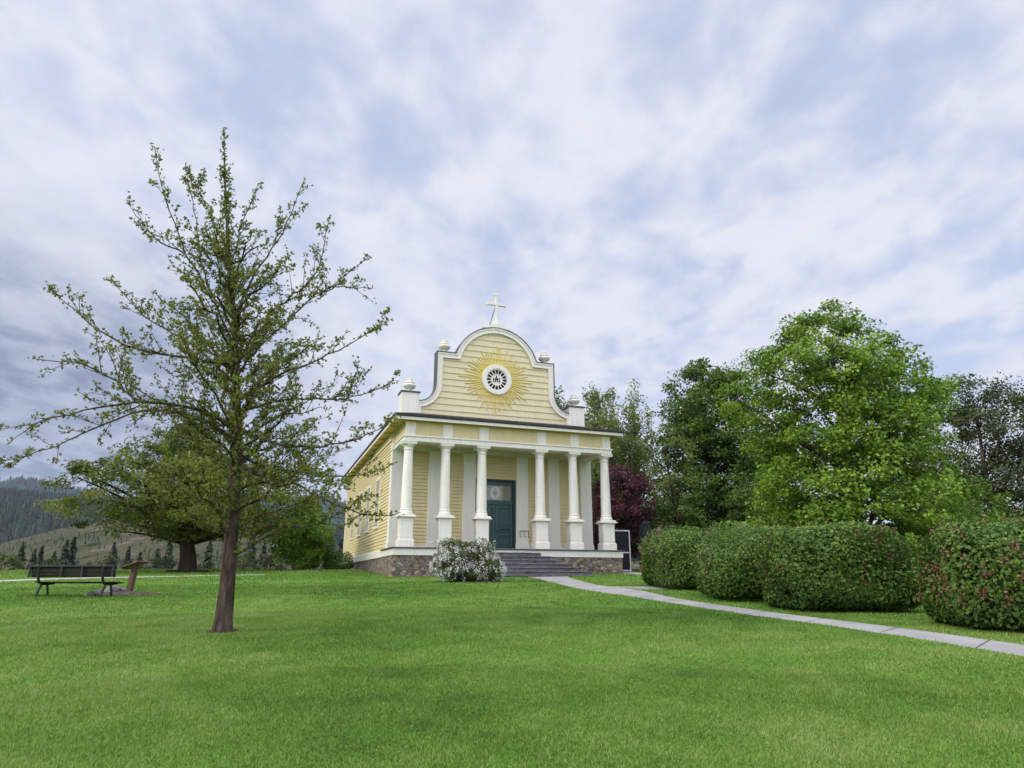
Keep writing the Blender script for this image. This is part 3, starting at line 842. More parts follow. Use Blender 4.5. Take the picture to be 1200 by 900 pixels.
def offset(poly, d):
    out = []
    for i, p in enumerate(poly):
        p = Vector(p); a = Vector(poly[i - 1]) if i else None; b = Vector(poly[i + 1]) if i < len(poly) - 1 else None
        n1 = n2 = None
        if a is not None: t = (p - a).normalized(); n1 = Vector((-t.y, t.x))
        if b is not None: t = (b - p).normalized(); n2 = Vector((-t.y, t.x))
        if n1 is None: n = n2
        elif n2 is None: n = n1
        else:
            n = (n1 + n2).normalized(); n = n / max(.5, n.dot(n1))
        out.append(tuple(p + n * d))
    return out


def band(mb, poly, d0, d1, y0, y1):
    A, B = offset(poly, d0), offset(poly, d1); n = len(poly); vs = []
    for (ax, az), (bx, bz) in zip(A, B): vs += [(ax, y0, az), (bx, y0, bz), (bx, y1, bz), (ax, y1, az)]
    fs = [(4 * i + j, 4 * i + (j + 1) % 4, 4 * (i + 1) + (j + 1) % 4, 4 * (i + 1) + j) for i in range(n - 1) for j in range(4)]
    fs += [(0, 1, 2, 3), (4 * n - 1, 4 * n - 2, 4 * n - 3, 4 * n - 4)]
    mb.add(vs, fs)


tr_ = CM(); band(tr_, outer[1:-1], -.02, .32, WD - .12, WD + .44); band(tr_, outer[1:-1], .02, .10, WD - .16, WD - .119); band(tr_, outer[1:-1], .27, .325, WD - .15, WD - .1195)
tr_.build('gable_trim', M['white'], gable)
cpp = CM(); band(cpp, outer[1:-1], -.055, -.018, WD - .19, WD + .5); cpp.build('flashing', M['cap'], gable)
for s in (-1, 1):
    pd_ = CM(); a, b = sorted((s * 4.78, s * 5.80)); pd_.box(a, b, WD - .2, WD + .75, 9.9, 11.86)
    p_ = pd_.build('parapet_pedestal', M['white'], church, bevel=.012)
    pc = CM(); pc.box(a - .06, b + .06, WD - .26, WD + .81, 11.86, 11.95); pc.build('pedestal_cap', M['cap'], p_, bevel=.01)
    vb = CM(); c0 = s * 4.62; vb.box(min(c0, s * 4.78), max(c0, s * 4.78), WD - .13, WD + .1, 10.1, 11.45); vb.build('corner_trim', M['white'], p_)
upf = [(.02, 0), (.20, 0), (.20, .05), (.13, .09), (.11, .15), (.16, .19), (.31, .30), (.37, .38), (.38, .44), (.35, .48), (.24, .50), (.22, .54), (.27, .58), (.29, .63), (.25, .68), (.17, .72), (.14, .76), (.20, .79), (.18, .84), (.08, .87), (.0, .88)]
for x, z in ((-5.29, 11.95), (5.29, 11.95), (-3.28, 14.60), (3.28, 14.60)):
    u_ = CM(); u_.lathe([(r, h * .96) for r, h in upf], 22, (x, WD + .22, z))
    u_.build('urn', M['white'], church, smooth=True)

# cross
cx = CM(); cy = WD + .12
cx.prism([(-.92, 16.45), (.92, 16.45), (.95, 16.56), (.42, 16.70), (.22, 16.84), (-.22, 16.84), (-.42, 16.70), (-.95, 16.56)], cy - .28, cy + .3)
cx.prism([(-.24, 16.84), (.24, 16.84), (.09, 17.12), (-.09, 17.12)], cy - .1, cy + .1)
cx.box(-.075, .075, cy - .075, cy + .075, 17.12, 18.80); cx.box(-.55, .55, cy - .07, cy + .07, 18.14, 18.29)
for s in (-1, 1): cx.prism([(s * .55, 18.14), (s * .60, 18.08), (s * .66, 18.10), (s * .66, 18.33), (s * .60, 18.35), (s * .55, 18.29)], cy - .08, cy + .08)
cx.prism([(-.075, 18.80), (-.13, 18.84), (-.11, 18.92), (.11, 18.92), (.13, 18.84), (.075, 18.80)], cy - .085, cy + .085)
crs = cx.build('cross', M['white'], church, bevel=.012)
br = CM(); br.tube([(-.02, cy + .05, 18.12), (-.42, cy + .5, 16.5)], .022, 6); br.build('brace', M['cap'], crs)

# sunburst and round window
WZ = 13.17; rnd = random.Random(12); sb = CM(); NR = 60
for k in range(NR):
    a = 2 * math.pi * k / NR + rnd.uniform(-.015, .015)
    q = math.cos(4 * a) * .12 + (.34 if k % 5 == 0 else .14 if k % 2 == 0 else -.10) + rnd.uniform(-.12, .12)
    r1 = 1.74 + q + .12 * abs(math.cos(a)); c_, s_ = math.cos(a), math.sin(a)
    w0, w1 = .036, .018
    vs = []
    for y in (WD - .075, WD - .02):
        for r, w in ((.86, w0), (r1, w1)):
            for e in (-1, 1): vs.append((r * c_ - e * w * s_, y, WZ + r * s_ + e * w * c_))
    sb.add(vs, [(0, 1, 3, 2), (4, 6, 7, 5), (0, 4, 5, 1), (2, 3, 7, 6), (0, 2, 6, 4), (1, 5, 7, 3)])
sb.build('sunburst', M['ray'], gable)
rw = CM(); rw.ring(.70, .93, WD - .17, WD + .05, 0, WZ); rw.ring(.90, .965, WD - .13, WD + .05, 0, WZ); rw.ring(.64, .73, WD - .13, WD + .06, 0, WZ)
win = rw.build('round_window', M['white'], church, smooth=True)
gl = CM(); gl.disc(.69, WD - .062, WD - .05, 0, WZ); gl.build('window_pane', M['glass'], win)
trc = CM(); trc.ring(.628, .66, WD - .10, WD - .063, 0, WZ); trc.ring(.32, .37, WD - .10, WD - .063, 0, WZ)
for k in range(16):
    a = 2 * math.pi * (k + .5) / 16; c_, s_ = math.cos(a), math.sin(a)
    trc.bar((.37 * c_, WD - .08, WZ + .37 * s_), (.635 * c_, WD - .08, WZ + .635 * s_), .04, .052)
trc.build('tracery', M['white'], win)
dsk = CM(); dsk.disc(.325, WD - .085, WD - .064, 0, WZ); dsk.build('window_disc', M['white'], win)
mg = CM(); yy = (WD - .098, WD - .0855)
def stroke(x0, z0, x1, z1, w=.06):
    d = Vector((x1 - x0, z1 - z0)).normalized(); n_ = Vector((-d.y, d.x)) * w / 2
    mg.prism([(x0 + n_.x, WZ + z0 + n_.y), (x1 + n_.x, WZ + z1 + n_.y), (x1 - n_.x, WZ + z1 - n_.y), (x0 - n_.x, WZ + z0 - n_.y)], *yy)
stroke(-.20, -.15, -.20, .10); stroke(-.24, -.15, -.16, -.15, .02); stroke(-.24, .10, -.16, .10, .02)
stroke(-.09, -.15, -.09, .10); stroke(.05, -.15, .05, .10); stroke(-.075, -.02, .035, -.02, .03)
stroke(-.02, -.004, -.02, .25); stroke(-.075, .165, .035, .165, .028)
spts = [(.22, .06), (.19, .095), (.145, .09), (.125, .055), (.14, .01), (.19, -.03), (.215, -.08), (.195, -.13), (.15, -.145), (.115, -.11)]
mg2 = mg
for (a, b), (c_, d_) in zip(spts[:-1], spts[1:]): stroke(a, b, c_, d_, .045)
mg.build('monogram', M['glass'], win)

# windows in the long left wall (and the right one)
for s in (-1, 1):
    for yc in (7.2, 11.2, 15.2, 19.2):
        wf = CM(); x0 = s * 6.1; a, b = sorted((x0, s * 6.175))
        wf.box(a, b, yc - .78, yc - .62, 4.5, 7.5); wf.box(a, b, yc + .62, yc + .78, 4.5, 7.5); wf.box(a, b, yc - .62, yc + .62, 7.34, 7.5)
        a2, b2 = sorted((x0, s * 6.21)); wf.box(a2, b2, yc - .84, yc + .84, 4.38, 4.5)
        w_ = wf.build('window', M['white'], church, bevel=.008)
        gp = CM(); a, b = sorted((s * 6.11, s * 6.145)); gp.box(a, b, yc - .62, yc + .62, 4.5, 7.34); gp.build('window_pane', M['glass'], w_)
        mt = CM(); a, b = sorted((s * 6.146, s * 6.175))
        for z in (5.2, 5.92, 6.63): mt.box(a, b, yc - .62, yc + .62, z - .018, z + .018)
        a, b = sorted((s * 6.1465, s * 6.18))
        for dy in (-.2, .2): mt.box(a, b, yc + dy - .018, yc + dy + .018, 4.5, 7.34)
        mt.build('muntins', M['white'], w_)

# ------------------------------------------------------------------ notice board beside the porch
p = at(740, 671.5, 41.3)
nb_ = empty('notice_board', (p[0] - .02, p[1], Hf(p[0], p[1])), R(8)); tag(nb_, 'tall grey framed display board with two dark panes beside the porch', 'notice board')
f_ = MB()
for x in (-1.15, -.05): f_.box(x, x + .07, -.04, .04, -.1, 2.42)
f_.box(-1.08, -.05, -.038, .038, 2.35, 2.42); f_.box(-1.08, -.05, -.038, .038, 1.08, 1.15); f_.box(-1.08, -.05, -.038, .038, .06, .12)
f_.build('frame', M['alu'], nb_, bevel=.006)
for z0, z1 in ((.12, 1.08), (1.15, 2.35)): MB().box(-1.08, -.05, -.012, .012, z0, z1).build('pane', M['glass'], nb_)

# ------------------------------------------------------------------ bench and lectern sign
bl, brr = gnd(44, 699.2), gnd(119.5, 700.5)
bx = norm((brr - bl)[:2]); mid = (bl + brr) / 2
bench = empty('park_bench', (mid[0], mid[1], Hf(mid[0], mid[1])), math.atan2(bx[1], bx[0])); tag(bench, 'dark metal and plank park bench seen from behind on the lawn', 'bench')
Lh = float(np.linalg.norm((brr - bl)[:2])) / 2
bk_ = MB(); E_ = Lh + .34
for k in range(3):
    z = .56 + k * .098; bk_.box(-E_, E_, -.035 - .016 * k, .01 - .016 * k, z, z + .094)
bk_.build('backrest', M['wood_dark'], bench, bevel=.008)
cpx = MB(); cpx.box(-E_ - .02, E_ + .02, -.12, -.02, .856, .90); cpx.build('top_rail', M['black'], bench, bevel=.008)
for x in (-E_ - .02, -.36, .36, E_ - .05): MB().box(x, x + .06, -.125, -.092, .56, .855).build('back_slat_clip', M['black'], bench)
se = MB()
for k in range(4):
    y = .02 + k * .125; se.box(-E_ + .12, E_ - .12, y, y + .112,   .40 - .006 * k, .44 - .006 * k)
se.build('seat', M['wood_dark'], bench, bevel=.008)
for x in (-Lh, Lh):
    lg = MB()
    lg.tube([(x, -.13, .85), (x, -.11, .58), (x, -.06, .44), (x, .03, .37), (x, .28, .365), (x, .50, .39)], .038, 8)
    lg.tube([(x, .06, .37), (x, -.02, .2), (x, -.10, -.08)], .036, 8); lg.tube([(x, .26, .365), (x, .30, .2), (x, .36, -.08)], .03, 8)
    lg.build('leg', M['black'], bench, smooth=True)

sp_ = gnd(151, 695.5)
sign = empty('lectern_sign', (sp_[0], sp_[1], Hf(sp_[0], sp_[1])), R(-12)); tag(sign, 'brown steel lectern sign with slanted panel beside the bench', 'sign')
po = MB(); po.prism([(-.10, -.1), (.07, -.1), (.17, .85), (.02, .82)], -.07, .07); po.build('post', M['rust'], sign, bevel=.01)
pa = MB(); pa.prism([(-.20, .82), (-.185, .79), (.40, .955), (.39, .99)], -.28, .28); pa.build('sign_panel', M['rust'], sign, bevel=.008)
pf = MB(); pf.prism([(-.18, .834), (-.178, .829), (.375, .984), (.372, .993)], -.25, .25); pf.build('sign_face', M['panel'], sign)

mo = empty  # soil round the sign
vs, fs = [(0, 0, .06)], []
rr_ = np.random.default_rng(5); NK = 26
for k in range(NK):
    a = 6.283 * k / NK
    for f in (.55, 1.0):
        q = f * (1 + .15 * rr_.normal()); vs.append((math.cos(a) * 1.35 * q, math.sin(a) * .8 * q, .05 if f < .9 else -.05))
for k in range(NK):
    k2 = (k + 1) % NK; fs += [(0, 1 + 2 * k, 1 + 2 * k2), (1 + 2 * k, 2 + 2 * k, 2 + 2 * k2, 1 + 2 * k2)]
so_ = MB().add(vs, fs).build('bare_soil', M['earth']); c_ = gnd(142, 696.5); so_.location = (c_[0], c_[1], Hf(c_[0], c_[1]) + .02); so_.rotation_euler = (math.atan(SLOPE), 0, 0)
tag(so_, 'patch of bare soil at the foot of the lectern sign', 'soil', kind='stuff')


tb_ = gnd(260, 741)
o_ = MB().add([(v[0] * .25, v[1] * .40, v[2] * .4) for v in vs], fs).build('bare_soil', M['earth']); o_.location = (tb_[0], tb_[1], Hf(tb_[0], tb_[1]) + .012); o_.rotation_euler = (math.atan(SLOPE), 0, 0)
tag(o_, 'ring of worn soil round the foot of the young tree', 'soil', kind='stuff')


def rock(px, py, r, label, seed):
    g_ = gnd(px, py); rg = np.random.default_rng(seed); bm = bmesh.new(); bmesh.ops.create_icosphere(bm, subdivisions=2, radius=1)
    nz = Noise3(rg, 2.2)
    for v in bm.verts:
        q = 1 + .28 * float(nz(np.array(v.co))); v.co = Vector((v.co.x * r * 1.35 * q, v.co.y * r * q, v.co.z * r * .72 * q))
    me = bpy.data.meshes.new('rock'); bm.to_mesh(me); bm.free()
    o = link('rock', me, M['rock']); o.location = (g_[0], g_[1], Hf(g_[0], g_[1]) + r * .35); o.rotation_euler = (0, 0, rg.uniform(0, 6))
    tag(o, label, 'rock', 'rocks at the foot of the sign')


rock(133, 695.2, .24, 'largest rough rock on the bare soil between bench and sign', 1)
rock(143, 694.2, .16, 'dark rounded rock touching the foot of the lectern sign', 2)
rock(126, 696.4, .14, 'small flat rock just right of the bench leg', 3)
rock(111, 698.2, .16, 'low rock lying left of the right bench leg', 4)
rock(104, 699.0, .11, 'smallest rock, left end of the soil under the bench', 6)

# ------------------------------------------------------------------ foreground tree (limbs traced with real depth)
def spring_tree():
    rng = np.random.default_rng(21)
    Y0 = 12.08; base = at(260, 742, Y0)
    root = empty('young_tree', tuple(base)); tag(root, 'open branched tree with new spring leaves standing alone on the lawn', 'tree')
    B = Vector(base)
    mb = MB(); leaves = []; twigs = []

    def P(px, py, dy=0): return Vector(at(px, py, Y0 + dy)) - B
    trunk = [P(259, 747), P(260.5, 738), P(262, 726), P(266, 690), P(271, 630), P(274, 585), P(276.5, 540), P(278, 500), P(277, 460), P(276, 420), P(275, 380), P(272, 345), P(269, 310), P(266, 260), P(263.5, 205), P(262, 150)]
    trad = [.25, .175, .148, .128, .116, .106, .095, .083, .072, .061, .051, .041, .031, .025, .014, .006]
    mb.tube(trunk, trad, 12)

    limbs = []
    def limb(pts, dys, r):
        n = len(pts); q = [P(px, py, dy) for (px, py), dy in zip(pts, dys)]
        # smooth resample
        a = np.array([list(v) for v in q]); a = resample(a, max(8, 3 * n)); a[1:-1] += rng.normal(size=(len(a) - 2, 3)) * .014
        a = [Vector(v) for v in a]; r *= .6; rad = [r * (1 - i / (len(a) - 1)) ** 1.15 + .005 for i in range(len(a))]
        mb.tube(a, rad, 6); limbs.append((a, rad))
    limb([(277, 505), (252, 486), (224, 479), (188, 471), (140, 472), (48, 493), (4, 503)], [0, -.2, -.5, -.8, -1.1, -1.5, -1.7], .050)
    limb([(276, 515), (240, 490), (200, 481), (160, 480), (100, 507), (40, 534), (-2, 541)], [0, .3, .6, .8, 1.0, 1.1, 1.1], .050)
    limb([(160, 472), (130, 440), (100, 425), (62, 423), (38, 420)], [-1.0, -.9, -.9, -1, -1], .022)
    limb([(278, 500), (300, 512), (330, 523), (372, 524), (410, 519), (440, 506), (462, 487)], [0, -.3, -.6, -.8, -1, -1.1, -1.2], .046)
    limb([(277, 545), (305, 557), (336, 563), (366, 578), (400, 595), (440, 608), (470, 600)], [0, -.2, -.5, -.8, -1, -1.3, -1.4], .046)
    limb([(277, 530), (300, 545), (330, 552), (370, 556), (410, 560), (455, 548)], [0, .4, .8, 1.1, 1.3, 1.4], .038)
    limb([(277, 430), (240, 421), (180, 416), (140, 404), (100, 376), (56, 337)], [0, -.3, -.6, -.8, -.9, -1], .040)
    limb([(277, 455), (262, 437), (225, 402), (180, 380), (150, 352), (130, 326)], [0, .3, .7, .9, 1.0, 1.1], .038)
    limb([(276, 425), (260, 372), (240, 330), (216, 296), (200, 250), (188, 220), (182, 175)], [0, -.1, -.3, -.4, -.5, -.6, -.6], .040)
    limb([(216, 297), (192, 288), (170, 268), (150, 238)], [-.4, -.4, -.5, -.5], .02)
    limb([(274, 390), (262, 362), (240, 335), (234, 296), (228, 250), (218, 200)], [0, .3, .5, .6, .7, .8], .034)
    limb([(278, 430), (290, 405), (298, 385), (330, 355), (372, 325), (380, 290), (387, 254)], [0, -.1, -.2, -.4, -.6, -.7, -.7], .040)
    limb([(278, 440), (300, 410), (340, 375), (365, 345), (395, 334), (415, 312), (436, 300)], [0, .3, .6, .8, .9, .9, .9], .034)
    limb([(375, 345), (400, 334), (418, 339), (437, 338)], [.8, .7, .6, .6], .016)
    limb([(276, 385), (292, 325), (320, 292), (335, 262), (348, 232), (357, 210)], [0, -.3, -.5, -.6, -.6, -.7], .034)
    limb([(270, 320), (280, 270), (292, 240), (303, 214)], [0, .2, .3, .4], .022)
    limb([(268, 300), (250, 262), (238, 232), (220, 200)], [0, .2, .3, .3], .02)
    limb([(278, 470), (310, 448), (345, 432), (392, 414), (425, 395), (453, 378)], [0, -.4, -.7, -.9, -1, -1], .038)
    limb([(278, 485), (320, 470), (360, 465), (400, 470), (430, 462), (462, 446)], [0, .3, .6, .8, .9, 1.0], .036)
    # limbs towards and away from the viewer
    for k in range(44):
        z = .24 + .58 * (k / 44); i = z * 15; i0 = int(i); s0 = trunk[i0].lerp(trunk[min(i0 + 1, 15)], i - i0)
        a = (k * 2.4) % 6.283; ln = (3.0 - 2.3 * (z - .24) / .6) * rng.uniform(.7, 1.1)
        d = Vector((math.cos(a) * .75, math.sin(a), 0)); rise = rng.uniform(.15, .6) + 1.0 * (z - .24)
        pts = [s0 + d * ln * t + Vector((0, 0, ln * (rise * t - .12 * t * t))) + Vector(rng.normal(size=3) * .05 * (t > 0)) for t in np.linspace(0, 1, 8)]
        rad = [.024 * (1 - t) + .004 for t in np.linspace(0, 1, 8)]
        mb.tube(pts, rad, 5); limbs.append((pts, rad))

    def spur(p, d, s=1.0):                   # a short spur ending in a rosette of new leaves
        off = norm(rng.normal(size=3) + np.array([0, 0, .5])) * rng.uniform(.015, .075); q = np.array(p) + off
        for _ in range(rng.integers(3, 6)):
            u = norm(off * 8 + np.array(d) * .3 + rng.normal(size=3) * .7 + np.array([0, 0, .25]))
            leaves.append((q + u * .02 * s, u, rng.uniform(.034, .062) * s))

    def twig(p, d, L, r, lvl):
        n = max(3, int(L / .12)); pts = [Vector(p)]; d = Vector(d).normalized(); cur = Vector(p)
        for i in range(n):
            d = (d + Vector(rng.normal(size=3) * .07) + Vector((0, 0, .035))).normalized(); cur = cur + d * (L / n); pts.append(cur.copy())
        mb.tube(pts, [r * (1 - .8 * i / n) + .002 for i in range(n + 1)], 4)
        for i in range(1, n + 1):
            for _ in range(2): 
                if rng.random() < .88: spur(pts[i - 1].lerp(pts[i], rng.random()), d, rng.uniform(.8, 1.15))
            if lvl == 0 and i > 1 and rng.random() < .48:
                side = d.cross(Vector(rng.normal(size=3))).normalized()
                twig(pts[i], d * .7 + side * .7 + Vector((0, 0, .12)), L * rng.uniform(.2, .42), r * .6, 1)
        spur(pts[-1], d); spur(pts[-1], d)

    for pts, rad in limbs:
        n = len(pts); tot = sum((pts[i + 1] - pts[i]).length for i in range(n - 1)); step = tot / (n - 1)
        for i in range(1, n):
            d = (pts[i] - pts[i - 1]).normalized(); t = i / (n - 1)
            if t > .2:
                for _ in range(int(step / .05)):
                    if rng.random() < .85: spur(pts[i - 1].lerp(pts[i], rng.random()), d, 1.0)
            for _ in range(rng.poisson(step * (5.5 if t > .1 else 3.6))):
                side = d.cross(Vector(rng.normal(size=3))).normalized()
                L = rng.uniform(.25, 1.2) * (1.1 - .85 * t) * (1.12 if pts[0].z < 4.2 else .9)
                twig(pts[i - 1].lerp(pts[i], rng.random()), d * .75 + side * .6 + Vector((0, 0, .22)), L, .004 + .004 * L, 0 if L > .3 else 1)
        spur(pts[-1], d)
    for i in range(8, 15):                   # shoots along the upper leader
        for _ in range(30 if i < 13 else 75):
            p_ = trunk[i].lerp(trunk[i + 1], rng.random()); a = rng.uniform(0, 6.28)
            if i < 14 and rng.random() < .4: twig(p_, (math.cos(a) * .6, math.sin(a) * .6, .8), rng.uniform(.3, .8) * (1.0 - .13 * (i - 8)), .006, 1)
            else: spur(p_, (math.cos(a), math.sin(a), .6))
    mb.build('trunk', M['bark'], root, smooth=True, recalc=False)
    P_ = np.array([q[0] for q in leaves]); U = np.array([q[1] for q in leaves]); L = np.array([q[2] for q in leaves]); N = len(P_)
    side = norm(np.cross(U, rng.normal(size=(N, 3)))); nn = np.cross(side, U)
    W = L * .62
    V = np.stack([P_ - U * L[:, None] * .5, P_ + side * W[:, None] * .5 + nn * W[:, None] * .2, P_ + U * L[:, None] * .5, P_ - side * W[:, None] * .5 + nn * W[:, None] * .2], 1)
    quads('crown', V, np.clip(.5 + rng.normal(size=N) * .22, 0, 1), M['leaf_spring'], root)
    print('spring tree leaves', N, 'faces', len(mb.f))


M['leaf_spring'] = leaf_mat('spring_leaves', [(0, (.07, .09, .014)), (.5, (.17, .21, .03)), (1, (.28, .32, .06))], .38)
spring_tree()

# ------------------------------------------------------------------ other trees
M['leaf_oak'] = leaf_mat('olive_leaves', [(0, (.03, .05, .007)), (.5, (.105, .14, .015)), (1, (.22, .24, .03))], .3, patch=.5, pscale=.35)
M['leaf_bright'] = leaf_mat('bright_leaves', [(0, (.038, .088, .010)), (.5, (.15, .262, .020)), (1, (.28, .38, .05))], .35, patch=.4, pscale=.3)
M['leaf_dark'] = leaf_mat('maple_leaves', [(0, (.022, .05, .008)), (.5, (.068, .135, .015)), (1, (.14, .21, .03))], .3, patch=.4, pscale=.3)
M['leaf_pale'] = leaf_mat('poplar_leaves', [(0, (.08, .11, .022)), (.5, (.16, .21, .045)), (1, (.24, .28, .08))], .35)
M['leaf_purple'] = leaf_mat('purple_leaves', [(0, (.032, .014, .015)), (.45, (.09, .034, .036)), (.8, (.17, .05, .058)), (1, (.26, .085, .10))], .25, patch=.5, pscale=.5)
M['leaf_brown'] = leaf_mat('bronze_leaves', [(0, (.024, .032, .011)), (.5, (.064, .086, .026)), (1, (.125, .15, .045))], .3, patch=.5, pscale=.3)
M['leaf_fresh'] = leaf_mat('fresh_leaves', [(0, (.05, .115, .013)), (.5, (.15, .28, .026)), (1, (.27, .40, .06))], .38)
M['leaf_bush'] = leaf_mat('bush_leaves', [(0, (.03, .06, .009)), (.5, (.085, .16, .02)), (1, (.15, .24, .04))], .3, patch=.5, pscale=.7)
M['leaf_lilac'] = leaf_mat('lilac_leaves', [(0, (.024, .05, .010)), (.45, (.078, .148, .023)), (.8, (.148, .23, .038)), (1, (.23, .28, .06))], .25, rough=.6, patch=.45, pscale=.9, spec=.2)
M['bloom_brown'] = leaf_mat('dried_blossom', [(0, (.07, .028, .016)), (.5, (.17, .075, .045)), (1, (.26, .14, .09))], .15)
M['bloom_mauve'] = leaf_mat('fading_blossom', [(0, (.11, .065, .055)), (.5, (.21, .13, .11)), (1, (.32, .22, .21))], .15)
M['bloom_white'] = leaf_mat('white_blossom', [(0, (.50, .50, .43)), (.5, (.74, .74, .69)), (1, (.85, .85, .82))], .25)
M['leaf_spirea'] = leaf_mat('grey_green_leaves', [(0, (.035, .05, .014)), (.5, (.085, .11, .032)), (1, (.16, .18, .065))], .3)
M['leaf_blue'] = leaf_mat('blue_green_needles', [(0, (.05, .075, .07)), (.5, (.10, .135, .13)), (1, (.16, .20, .20))], .2)


def base_at(px, Y):
    r = ray(px, 660); x = r[0] * Y / r[1]
    return (x, Y, Hf(x, Y))


# broad old tree behind the young one
broad_tree('spreading_tree', 'old tree with thick dark trunk and low wide olive green crown', 'tree', base_at(221, 42), .50, (-.1, .2),
           [(2.1, 2.9), (3.0, 5.2), (4.4, 6.1), (6.0, 5.5), (7.4, 3.8), (8.4, 2.0), (9.0, .5)], 460, 115, .16, .8, M['leaf_oak'], M['bark_dark'], 31, flat=.5, outline=.36, limb_n=46, shell=.2, drift=(-1.1, 0), droop=.035)
broad_tree('bushy_tree', 'rounded green bushy tree standing left of the church', 'tree', base_at(352, 46.5), .16, (.2, 0),
           [(.2, 1.1), (1.0, 1.6), (2.4, 1.75), (3.5, 1.4), (4.3, .8), (4.6, .3)], 230, 95, .14, .45, M['leaf_fresh'], M['bark_dark'], 32, flat=.8, outline=.25, limb_n=30, shell=.4)
broad_tree('linden_tree', 'large bright green leafy tree behind the lilac hedge', 'tree', base_at(1014, 34), .36, (.3, 0),
           [(.2, 4.0), (2.3, 4.9), (4, 5.0), (6.7, 4.6), (9.6, 4.3), (11.6, 3.2), (13.2, 1.7), (14.4, .3)], 940, 92, .18, .80, M['leaf_bright'], M['bark'], 33, flat=.55, outline=.30, limb_n=80, shell=.5, drift=(-.5, 0), openness=.03, up=.8)
broad_tree('maple_tree', 'tall dark green maple between the poplars and bright linden', 'tree', base_at(846, 50), .42, (-.3, 0),
           [(.4, 3.7), (4, 4.0), (9.3, 3.9), (12.6, 3.4), (14.5, 2.3), (15.8, .7)], 620, 92, .22, .9, M['leaf_dark'], M['bark_dark'], 34, flat=.6, outline=.30, limb_n=80, shell=.42, openness=.06)
for k, (px, Y, h, lab, s) in enumerate(((703, 58, 17.2, 'slender pale poplar nearest the right edge of the church', 41), (722, 62, 18.2, 'slender pale poplar, middle one of three behind the purple tree', 42), (752, 60, 18.0, 'slender pale poplar beside the dark maple', 43))):
    broad_tree('poplar_tree', lab, 'tree', base_at(px, Y), .2, (0, 0), [(3, 1.8), (6, 2.5), (10, 2.5), (13.5, 1.8), (h - 2, .9), (h, .15)], 250, 58, .2, .6, M['leaf_pale'], M['bark_grey'], s, group='poplars behind the church', flat=1.3, outline=.35, limb_n=90, shell=.1, openness=.1, up=.2)
broad_tree('poplar_tree', 'green tree peeping over the right shoulder of the gable', 'tree', base_at(655, 66), .25, (0, 0), [(8, 2.2), (13, 2.5), (16.5, 1.8), (19.6, .4)], 200, 70, .24, .8, M['leaf_bush'], M['bark_grey'], 44, flat=1.0, outline=.3, limb_n=50, shell=.2)
broad_tree('purple_leaf_tree', 'dark purple leaved tree to the right of the porch', 'tree', base_at(733, 46), .17, (.1, 0),
           [(.9, 1.7), (2.2, 2.7), (4.0, 2.75), (5.4, 2.2), (6.5, 1.2), (7.0, .4)], 260, 80, .15, .55, M['leaf_purple'], M['bark_dark'], 35, flat=.8, outline=.3, limb_n=50, shell=.3)
broad_tree('bare_tree', 'thin leaning tree with few leaves left of the maple', 'tree', base_at(803, 43), .09, (-.9, 0), [(3, .9), (5.5, 1.6), (8, 1.3), (9, .3)], 50, 22, .13, .4, M['leaf_pale'], M['bark_dark'], 36, outline=.3, limb_n=26, shell=.2)
broad_tree('bronze_tree', 'dull bronze green tree just right of the bright linden', 'tree', base_at(1172, 46), .26, (.4, 0),
           [(.8, 3.2), (3.0, 4.2), (6.5, 4.2), (10, 3.8), (12.0, 2.6), (13.2, 1.0)], 380, 74, .19, .8, M['leaf_brown'], M['bark_grey'], 37, flat=.8, outline=.3, limb_n=80, shell=.25, openness=.10)
broad_tree('bronze_tree', 'dull bronze green tree cut off by the right frame edge', 'tree', base_at(1275, 44), .24, (-.4, 0),
           [(.8, 3.0), (3.0, 4.0), (6.5, 4.0), (9.5, 3.2), (11.4, 2.0), (12.2, .8)], 360, 74, .19, .8, M['leaf_brown'], M['bark_grey'], 38, flat=.8, outline=.3, limb_n=70, shell=.25, openness=.08)
# low trees closing the view behind the hedge
broad_tree('understory_tree', 'low dark green tree under the maple behind the hedge', 'tree', base_at(795, 47), .12, (0, 0), [(.2, 2.2), (2, 2.6), (3.8, 2.0), (4.8, .6)], 110, 90, .17, .7, M['leaf_dark'], M['bark_dark'], 51, limb_n=20, outline=.3)
broad_tree('understory_tree', 'low dark tree in the gap between maple and linden', 'tree', base_at(900, 44), .12, (0, 0), [(.2, 2.6), (2, 3.0), (4.6, 2.4), (6.2, .8)], 150, 90, .17, .7, M['leaf_dark'], M['bark_dark'], 52, limb_n=20, outline=.3)
broad_tree('understory_tree', 'low dark thicket tree below the dull bronze green tree', 'tree', base_at(1165, 40), .12, (0, 0), [(.2, 3.0), (1.5, 3.4), (3.2, 2.6), (4.2, .8)], 150, 80, .16, .7, M['leaf_dark'], M['bark_dark'], 53, limb_n=20, outline=.3)

# hedge of lilacs along the path
def hedge_bush(px0, px1, pyb, pyt, depth, label, seed, n, bl, group='lilac shrubs in the hedge', leaf=.092, rz=0, nb=70):
    a, b_ = gnd(px0, pyb), gnd(px1, pyb); yc = a[1] + depth * .55
    c = gnd((px0 + px1) / 2, pyb); hx = (b_[0] - a[0]) / 2 * (yc / a[1]) ** .6
    top = at((px0 + px1) / 2, pyt, yc)[2]; cx_ = (px0 + px1) / 2
    x = ray(cx_, pyb)[0] * yc / ray(cx_, pyb)[1]
    z = Hf(x, yc)
    return shrub('lilac_shrub', label, 'shrub', (x, yc, z), (hx * 1.02, depth * .55, (top - z) / 2 * .97), rz, n, leaf, M['leaf_lilac'], seed, group, bloom=bl, power=5.0, outline=.15, top_v=.10, nfreq=1.5)


